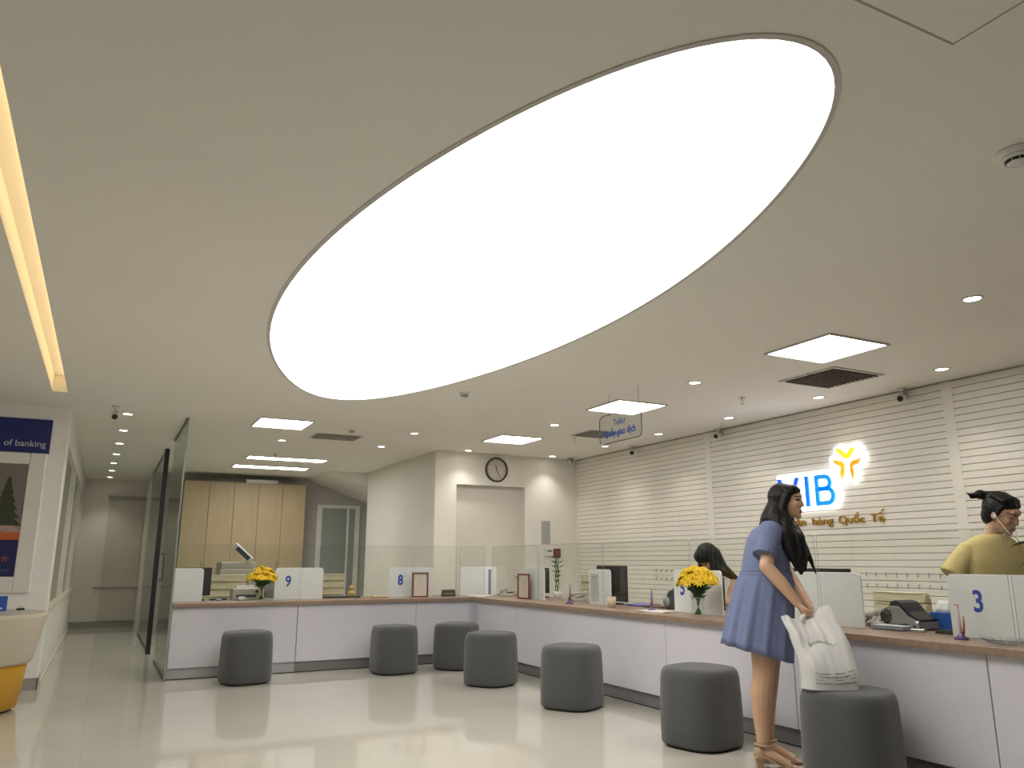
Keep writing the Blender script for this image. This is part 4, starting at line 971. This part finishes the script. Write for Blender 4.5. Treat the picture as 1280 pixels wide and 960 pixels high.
inner = [(c, A, B, ra - .008, rb_ - .008, *r) for c, A, B, ra, rb_, *r in skirt[::-1][:4]]
dm.loft(rings(skirt + inner, N), cap=False)
top_ = MB(); top_.loft(rings(bod, 48))
def sleeve(p0, p1, p2, r0, r1, fl):
    p0, p1, p2 = Vector(p0), Vector(p1), Vector(p2); d = (p2 - p0).normalized(); A = d.cross(Vector((0, 1, 0))).normalized(); B = d.cross(A)
    top_.loft(rings([(p0, A, B, r0 * .6, r0 * .6), (p0 + d * .02, A, B, r0 * .95, r0 * .95), (p0.lerp(p1, .6), A, B, r0, r0), (p1, A, B, r1, r1), (p2, A, B, r1, r1)], 32))
    dm.loft(rings([(p2 - d * .012, A, B, r1 * 1.0, r1 * 1.0), (p2, A, B, r1 * 1.03, r1 * 1.03, gath(.03, 12, 0)), (p2 + d * .012, A, B, r1 * 1.08, r1 * 1.08, gath(.06, 14, 1)), (p2, A, B, r1 * .92, r1 * .92)], 48), cap=False)
sleeve(L(1.635, 4.975, 1.425), L(1.585, 4.925, 1.32), L(1.548, 4.895, 1.24), .074, .064, 0)
sleeve(L(1.68, 5.20, 1.425), L(1.72, 5.20, 1.31), L(1.74, 5.17, 1.235), .074, .064, 0)
tme = remesh(top_, .006, 8); tme.materials.clear(); tme.materials.append(DENIM); tme.name = 'dress_top'; link('dress_top', tme, wm)
dm.build('dress_skirt', DENIM, wm, True)
be = MB(); be.loft(rings([(L(1.605, 5.085, 1.135), X, Yv, .154, .160), (L(1.605, 5.085, 1.128), X, Yv, .163, .168), (L(1.604, 5.085, 1.118), X, Yv, .160, .165)], 64), cap=False); be.build('waist_seam', DENIM, wm, True)
# hair
hm_ = MB()
HX = lambda f, r, u: hc + F * f + RT * r + UPH * u
M3h = Matrix((F, RT, UPH)).transposed().to_4x4()
hm_.ell(HX(-.032, 0, .030), (.094, .088, .090), M3h); hm_.ell(HX(.004, 0, .066), (.080, .078, .046), M3h); hm_.ell(HX(-.062, 0, -.03), (.062, .080, .11), M3h)
for s_ in (-1, 1): hm_.chain([HX(.045, s_ * .045, .075), HX(.012, s_ * .072, .035), HX(-.012, s_ * .080, -.03), HX(-.02, s_ * .076, -.10)], [.026, .024, .026, .034])
hm_.chain([HX(-.02, .076, -.08), L(1.715, 4.965, 1.43), L(1.70, 4.94, 1.36), L(1.715, 4.915, 1.27), L(1.745, 4.915, 1.16)], [.036, .048, .052, .040, .012])
hm_.chain([HX(-.05, .03, -.05), L(1.675, 5.0, 1.46), L(1.665, 4.95, 1.375), L(1.70, 4.92, 1.25)], [.06, .055, .042, .018])
hm_.chain([HX(-.06, -.02, -.03), L(1.665, 5.08, 1.46), L(1.615, 5.08, 1.43)], [.075, .07, .03])
hm_.chain([HX(-.02, -.076, -.09), L(1.80, 5.13, 1.44), L(1.815, 5.06, 1.36), L(1.818, 5.0, 1.25), L(1.812, 4.97, 1.15)], [.034, .036, .042, .040, .014])
hm_.chain([L(1.77, 5.03, 1.41), L(1.775, 4.95, 1.34), L(1.775, 4.93, 1.22), L(1.775, 4.93, 1.13)], [.03, .048, .045, .013])
hm_.chain([L(1.82, 5.08, 1.38), L(1.845, 5.02, 1.28), L(1.868, 5.0, 1.20), L(1.893, 5.0, 1.125)], [.03, .022, .014, .005])
hme = remesh(hm_, .006, 3); hme.materials.clear(); hme.materials.append(HAIR)
for v in hme.vertices:      # combed strands
    q = v.co; a = math.sin(q.x * 330 + q.y * 290 + 1.2 * noise.noise(q * 5)) * .0010
    v.co = q + v.normal * a
hme.name = 'hair'; link('hair', hme, wm)
# shoes
SHOE = mat('shoe_beige', (.46, .32, .20), .45)
for du, v in ((0, 5.02), (.075, 5.16)):
    sh = link('shoe', MB().prism([(1.452, .062), (1.50, .064), (1.56, .035), (1.60, .008), (1.69, .002), (1.69, .016), (1.61, .020), (1.56, .048), (1.50, .076), (1.45, .076)], lambda a, b: L(a + du, v - .038 - .02 * (a > 1.55), b), lambda a, b: L(a + du, v + .045 - .01 * (a > 1.55), b)).mesh('sole', SHOE), wm); sh.name = 'shoe'
    hl_ = MB(); hl_.loft([[L(1.472 + du + ra * c, v + .005 + ra * s, z) for c, s in ((1, 1), (-1, 1), (-1, -1), (1, -1))] for ra, z in ((.021, 0), (.020, .03), (.026, .064))]); hl_.build('heel', SHOE, sh, bevel=.004)
    ct = MB(); ct.loft(rings([(L(1.485 + du, v + .01, .075), X, Yv, .036, .036), (L(1.487 + du, v + .01, .12), X, Yv, .038, .038), (L(1.487 + du, v + .01, .121), X, Yv, .035, .035)], 20), cap=False); ct.build('heel_cup', SHOE, sh, True)
    s1 = MB(); s1.tube([L(1.455 + du, v + .01, .135), L(1.47 + du, v - .03, .132), L(1.51 + du, v - .04, .13), L(1.545 + du, v - .02, .128), L(1.55 + du, v + .01, .128), L(1.53 + du, v + .045, .13), L(1.48 + du, v + .045, .134), L(1.455 + du, v + .01, .135)], .0075, 8); s1.build('ankle_strap', SHOE, sh, True)
    s2 = MB(); s2.loft(rings([(L(1.60 + du, v - .025, .036), Yv, Vector((.3, 0, 1)).normalized(), .046, .034), (L(1.63 + du, v - .03, .028), Yv, Vector((.3, 0, 1)).normalized(), .048, .032)], 24), cap=False); s2.build('toe_strap', SHOE, sh, True)

# ---- white plastic bag on the nearest stool
BG0 = (1.79, 4.66)
bg = thing('plastic_bag', 'white plastic carrier bag standing on a grey stool', 'bag', tuple(place(*BG0)[:2]) + (.507,), -YAW)
BAGM = mat('bag_plastic', (.88, .88, .88), .28, alpha=.70, trans=.15, bump=.3, bscale=14)
def bagpt(s, t, side):
    ztop = [(0, .375), (.12, .385), (.22, .36), (.40, .355), (.55, .36), (.68, .375), (.78, .425), (.90, .445), (1.0, .435)]
    for (a, za), (b, zb) in zip(ztop, ztop[1:]):
        if a <= s <= b: zt = za + (zb - za) * (s - a) / (b - a); break
    u0 = -.165 + .012 * math.sin(6 * t) + (-.045 * max(0, t - .75) / .25); u1 = .150 - .012 * t - .015 * t * t + .012 * math.sin(5 * t)
    gather = max(0, t - .7) / .3 * .10
    u = u0 + (u1 - u0) * s; u += -(s - .52) * gather * (1 if .2 < s < .8 else .2)
    z = zt * t
    th = (.105 * (1 - .88 * t ** 1.6)) * (max(0., 1 - abs(2 * s - 1) ** 5)) ** .5
    q = Vector((u * 9, z * 11, side * 3.3)); wv = noise.noise(q) * .022 * (.35 + .65 * t) + .004 * math.sin(40 * s + 8 * t * side) * t
    v = .14 * t ** 1.5 + side * (th + .0015) + wv * (1 if 0 < s < 1 else 0)
    return (u, v, z)
nm, nt_ = 40, 32; bm_ = MB()
for side in (-1, 1):
    g = [bagpt(i / nm, j / nt_, side) for j in range(nt_ + 1) for i in range(nm + 1)]
    bm_.add(g, [(j * (nm + 1) + i, j * (nm + 1) + i + 1, (j + 1) * (nm + 1) + i + 1, (j + 1) * (nm + 1) + i) for j in range(nt_) for i in range(nm)])
gb = [bagpt(i / nm, 0, -1) for i in range(nm + 1)] + [bagpt(i / nm, 0, 1) for i in range(nm + 1)]
bm_.add(gb, [(i, i + 1, nm + 2 + i, nm + 1 + i) for i in range(nm)])
bm_.build('bag_body', BAGM, bg, True)
hd = MB()
hd.tube([(-.09, .13, .34), (-.06, .145, .38), (-.03, .15, .395), (.0, .15, .375), (.02, .145, .34)], [.022, .014, .010, .012, .02], 8); hd.build('handle', BAGM, bg, True)
pr2 = MB()
rnd = random.Random(4)
for k in range(22):
    t = k / 21; s = .26 + .46 * t; tz = .60 + .075 * math.sin(PI * min(1, t * 1.1)) - .02 * t
    hgt = (.075 if k < 2 else .038) * rnd.uniform(.7, 1.1); sl = rnd.choice((-.008, 0, .008))
    o_ = Vector((0, -.0015, 0))
    pr2.tube([Vector(bagpt(s, tz, -1)) + o_, Vector(bagpt(s + sl, tz + hgt, -1)) + o_], .0013 if k > 1 else .002, 4)
    if k % 2: pr2.tube([Vector(bagpt(s - .008, tz + hgt * .5, -1)) + o_, Vector(bagpt(s + .008, tz + hgt * .5 * rnd.uniform(.5, 1.5), -1)) + o_], .0011, 4)
pg = MB()
for r_ in range(4):
    s = .16
    while s < .86:
        w_ = rnd.uniform(.02, .09)
        if rnd.random() < .8:
            q = [Vector(bagpt(s + w_ * f_, .10 + .045 * r_, -1)) + Vector((0, -.0012, 0)) for f_ in (0, .5, 1)]
            pg.tube(q, .0022 if r_ % 2 else .0034, 4)
        s += w_ + .015
pg.build('grey_print', mat('print_bag_grey', (.28, .28, .27), .7), bg)
pr2.build('green_print', mat('print_green', (.10, .26, .10), .6), bg)
pk = thing('wrapped_package', 'grey printed package inside the white plastic bag', 'package', tuple(place(BG0[0] + .005, BG0[1] + .005)[:2]) + (.512,), -YAW)
MB().box(-.13, .115, -.048, .07, 0, .105).build('box', mat('package_grey', (.20, .20, .19), .6, var=.7, scale=26), pk, bevel=.01)
MB().box(-.10, .09, -.02, .06, .106, .15).build('folded_paper', PAPER, pk, bevel=.01)

# ---- person in the yellow t-shirt
GU, GV = 3.17, 5.22
gp = thing('person', 'person in a yellow t-shirt with tied-up hair looking down behind the counter', 'person', place(GU, GV), -YAW)
F = Vector((.40, -.80, -.40)).normalized(); UPH = Vector((.12, -.34, .93)); RT = F.cross(UPH).normalized(); UPH = RT.cross(F)
hc = Vector((.035, -.06, 1.50))
m = MB(); head_prims(m, hc, F, RT, UPH, 1.04)
m.chain([(.012, -.02, 1.45), (-.015, .01, 1.35)], [.05, .056])
m.ell((-.022, .02, 1.26), (.135, .085, .085)); m.ell((-.03, .02, 1.12), (.155, .10, .16)); m.ell((-.03, .03, .93), (.15, .105, .14))
m.chain([(-.15, .03, 1.26), (-.275, .03, 1.09), (-.25, -.06, .92)], [.038, .043, .03]); hand(m, (-.25, -.06, .92), (.2, -.85, -.3), (1, .2, 0), (0, -.2, -1), .5)
m.chain([(.10, .03, 1.26), (.225, .0, 1.09), (.15, -.09, .94)], [.038, .043, .03]); hand(m, (.15, -.09, .94), (-.3, -.85, -.2), (1, -.3, 0), (0, -.2, -1), .5)
for s in (-1, 1):
    m.chain([(-.03 + s * .08, .03, .88), (-.03 + s * .085, .02, .50), (-.03 + s * .085, .04, .08)], [.09, .06, .042]); m.chain([(-.03 + s * .085, .05, .04), (-.03 + s * .09, -.12, .03)], [.038, .03])
me = remesh(m, .0065, 3); paint(me, [SKIN2, EYE, LIP, TOOTH], face_rules(hc, F, RT, UPH, 1.04, lids=True)); me.name = 'body'; link('body', me, gp)
tm_ = MB()
fold = lambda amp, n, ph: (lambda a: 1 + amp * math.sin(n * a + ph))
tm_.loft(rings([((-.014, .006, 1.372), X, Yv, .078, .072), ((-.016, .008, 1.362), X, Yv, .10, .082), ((-.02, .012, 1.345), X, Yv, .135, .095), ((-.022, .015, 1.318), X, Yv, .165, .108), ((-.025, .018, 1.27), X, Yv, .185, .120), ((-.028, .018, 1.20), X, Yv, .195, .130, fold(.015, 7, 0)), ((-.03, .02, 1.08), X, Yv, .188, .128, fold(.025, 8, 1)), ((-.03, .02, .95), X, Yv, .19, .13, fold(.03, 9, 2)), ((-.03, .02, .80), X, Yv, .195, .14, fold(.03, 9, 2.3))], 56))
def sl2(p0, p1, p2, r0, r1):
    p0, p1, p2 = Vector(p0), Vector(p1), Vector(p2); d = (p2 - p0).normalized(); A = d.cross(Vector((0, 1, 0))).normalized(); B = d.cross(A)
    tm_.loft(rings([(p0, A, B, r0 * .6, r0 * .6), (p0 + d * .03, A, B, r0, r0), (p1, A, B, r0 * 1.05, r0 * 1.05, fold(.03, 5, 0)), (p2, A, B, r1, r1, fold(.03, 5, 1))], 32))
sl2((-.135, .02, 1.30), (-.225, .03, 1.20), (-.295, .03, 1.105), .070, .082); sl2((.095, .02, 1.30), (.18, .02, 1.20), (.245, .0, 1.105), .070, .082)
tme = remesh(tm_, .007, 8); tme.materials.clear(); tme.materials.append(YSHIRT); tme.name = 't_shirt'; link('t_shirt', tme, gp)
tr_ = MB()
for s in (-1, 1): tr_.loft(rings([((-.03 + s * .078, .03, .92), X, Yv, .098, .118), ((-.03 + s * .085, .025, .5), X, Yv, .075, .08), ((-.03 + s * .085, .04, .1), X, Yv, .06, .065)], 24))
tr_.build('trousers', DARKP, gp, True)
hm_ = MB()
M3h = Matrix((F, RT, UPH)).transposed().to_4x4()
hm_.ell(hc - F * .034 + UPH * .036, (.104, .094, .102), M3h); hm_.ell(hc - F * .010 + UPH * .062, (.088, .084, .070), M3h); hm_.ell(hc - F * .06 - UPH * .02, (.068, .080, .085), M3h)
for s in (-1, 1): hm_.chain([hc + F * .035 + RT * s * .055 + UPH * .080, hc + F * .02 + RT * s * .078 + UPH * .04, hc + F * .012 + RT * s * .086 - UPH * .02, hc + F * .02 + RT * s * .084 - UPH * .07], [.018, .011, .006, .003])
for k in range(9):
    r_ = -.064 + .016 * k
    hm_.chain([hc + F * (.074 - 6 * r_ * r_ + .006 * (k % 2)) + RT * r_ + UPH * (.070 + .004 * (k % 3)), hc + F * .03 + RT * r_ * 1.15 + UPH * (.118 - 5 * r_ * r_), hc - F * .06 + RT * r_ + UPH * .115], [.008, .015, .018])
bun = Vector((-.062, -.005, 1.632)); hm_.chain([hc - F * .055 + UPH * .11, bun], [.030, .024]); hm_.ell(bun, (.038, .034, .032)); hm_.chain([bun, bun + Vector((-.055, 0, -.008)), bun + Vector((-.09, 0, .012))], [.026, .015, .003]); hm_.chain([bun, bun + Vector((-.05, 0, -.02)), bun + Vector((-.075, 0, -.025))], [.02, .010, .003])
hme = remesh(hm_, .006, 3); hme.materials.clear(); hme.materials.append(HAIR); hme.name = 'hair'
for v in hme.vertices: v.co = v.co + v.normal * math.sin(v.co.x * 300 + v.co.z * 200 + noise.noise(v.co * 7)) * .001
link('hair', hme, gp)
ec = thing('earphones', 'white earphone cord hanging before the person in yellow', 'earphones', place(GU, GV), -YAW)
e1 = hc + RT * .086 - UPH * .01 + F * .01; e2 = hc - RT * .086 - UPH * .01 + F * .01; j = Vector((.045, -.165, 1.335))
MB().tube([e1, e1 + Vector((.03, -.06, -.10)), j], .003, 6).build('cord', WHITEP, ec); MB().tube([e2, e2 + Vector((-.03, -.06, -.09)), j], .003, 6).build('cord', WHITEP, ec); MB().tube([j, j + Vector((.012, .02, -.10)), j + Vector((.02, .02, -.33))], .0025, 6).build('cord', mat('cord_grey', (.30, .27, .2), .5), ec)
for e in (e1, e2): MB().ell(e, (.011, .011, .013)).build('earbud', WHITEP, ec, True)

# ---- seated teller behind the number 5 board
tp = thing('person', 'seated person with long dark hair behind the flowers and number 5 board', 'person', (5.44, 6.13, 0), 0)
F = Vector((-.45, .25, -.85)).normalized(); UPH = Vector((-.85, .3, .5)); RT = F.cross(UPH).normalized(); UPH = RT.cross(F)
hc = Vector((-.13, .0, 1.235)); m = MB(); head_prims(m, hc, F, RT, UPH)
m.chain([hc + Vector((.03, 0, -.05)), (.03, 0, 1.06)], [.05, .055]); m.ell((.04, 0, .98), (.10, .18, .10)); m.ell((.06, 0, .80), (.10, .15, .18)); m.ell((.08, 0, .62), (.13, .17, .11))
for s in (-1, 1):
    m.chain([(.03, s * .15, 1.0), (-.03, s * .17, .81), (-.24, s * .12, .82)], [.05, .04, .028]); hand(m, (-.24, s * .12, .82), (-.9, -s * .3, -.1), (0, 1, 0), (-.1, 0, -1), .4)
    m.chain([(.08, s * .09, .60), (-.30, s * .10, .58), (-.28, s * .10, .12)], [.085, .058, .04]); m.chain([(-.27, s * .1, .045), (-.42, s * .11, .035)], [.038, .03])
me = remesh(m, .008, 3); paint(me, [SKIN2, EYE, LIP, TOOTH], face_rules(hc, F, RT, UPH)); me.name = 'body'; link('body', me, tp)
bl = MB(); bl.loft(rings([((.03, 0, 1.08), X, Yv, .07, .08), ((.035, 0, 1.05), X, Yv, .10, .16), ((.045, 0, .98), X, Yv, .118, .20), ((.06, 0, .8), X, Yv, .12, .175), ((.08, 0, .62), X, Yv, .15, .19)], 40), cap=False); bl.build('blouse', WHITEP, tp, True)
hm_ = MB(); hm_.ell(hc - F * .03 + UPH * .035, (.112, .104, .104)); hm_.ell(hc + F * .02 + UPH * .06, (.085, .09, .075))
for y_ in (-.085, .085): hm_.chain([hc + UPH * .06 + Vector((0, y_ * .6, 0)), hc + F * .04 + Vector((.02, y_, 0)), hc + Vector((-.02, y_ * 1.1, -.16))], [.05, .05, .03])
for y_ in (-.09, -.03, .04, .09): hm_.chain([hc - F * .03 + Vector((.0, y_ * .7, .02)), hc + Vector((.06, y_ - .02, -.09)), Vector((.08, y_ * 1.3 - .06, 1.0))], [.06, .055, .03])
hm_.chain([hc + Vector((0, -.06, 0)), hc + Vector((.02, -.12, -.10)), hc + Vector((.03, -.21, -.135))], [.05, .035, .008])
hme = remesh(hm_, .007, 3); hme.materials.clear(); hme.materials.append(HAIR); hme.name = 'hair'; link('hair', hme, tp)
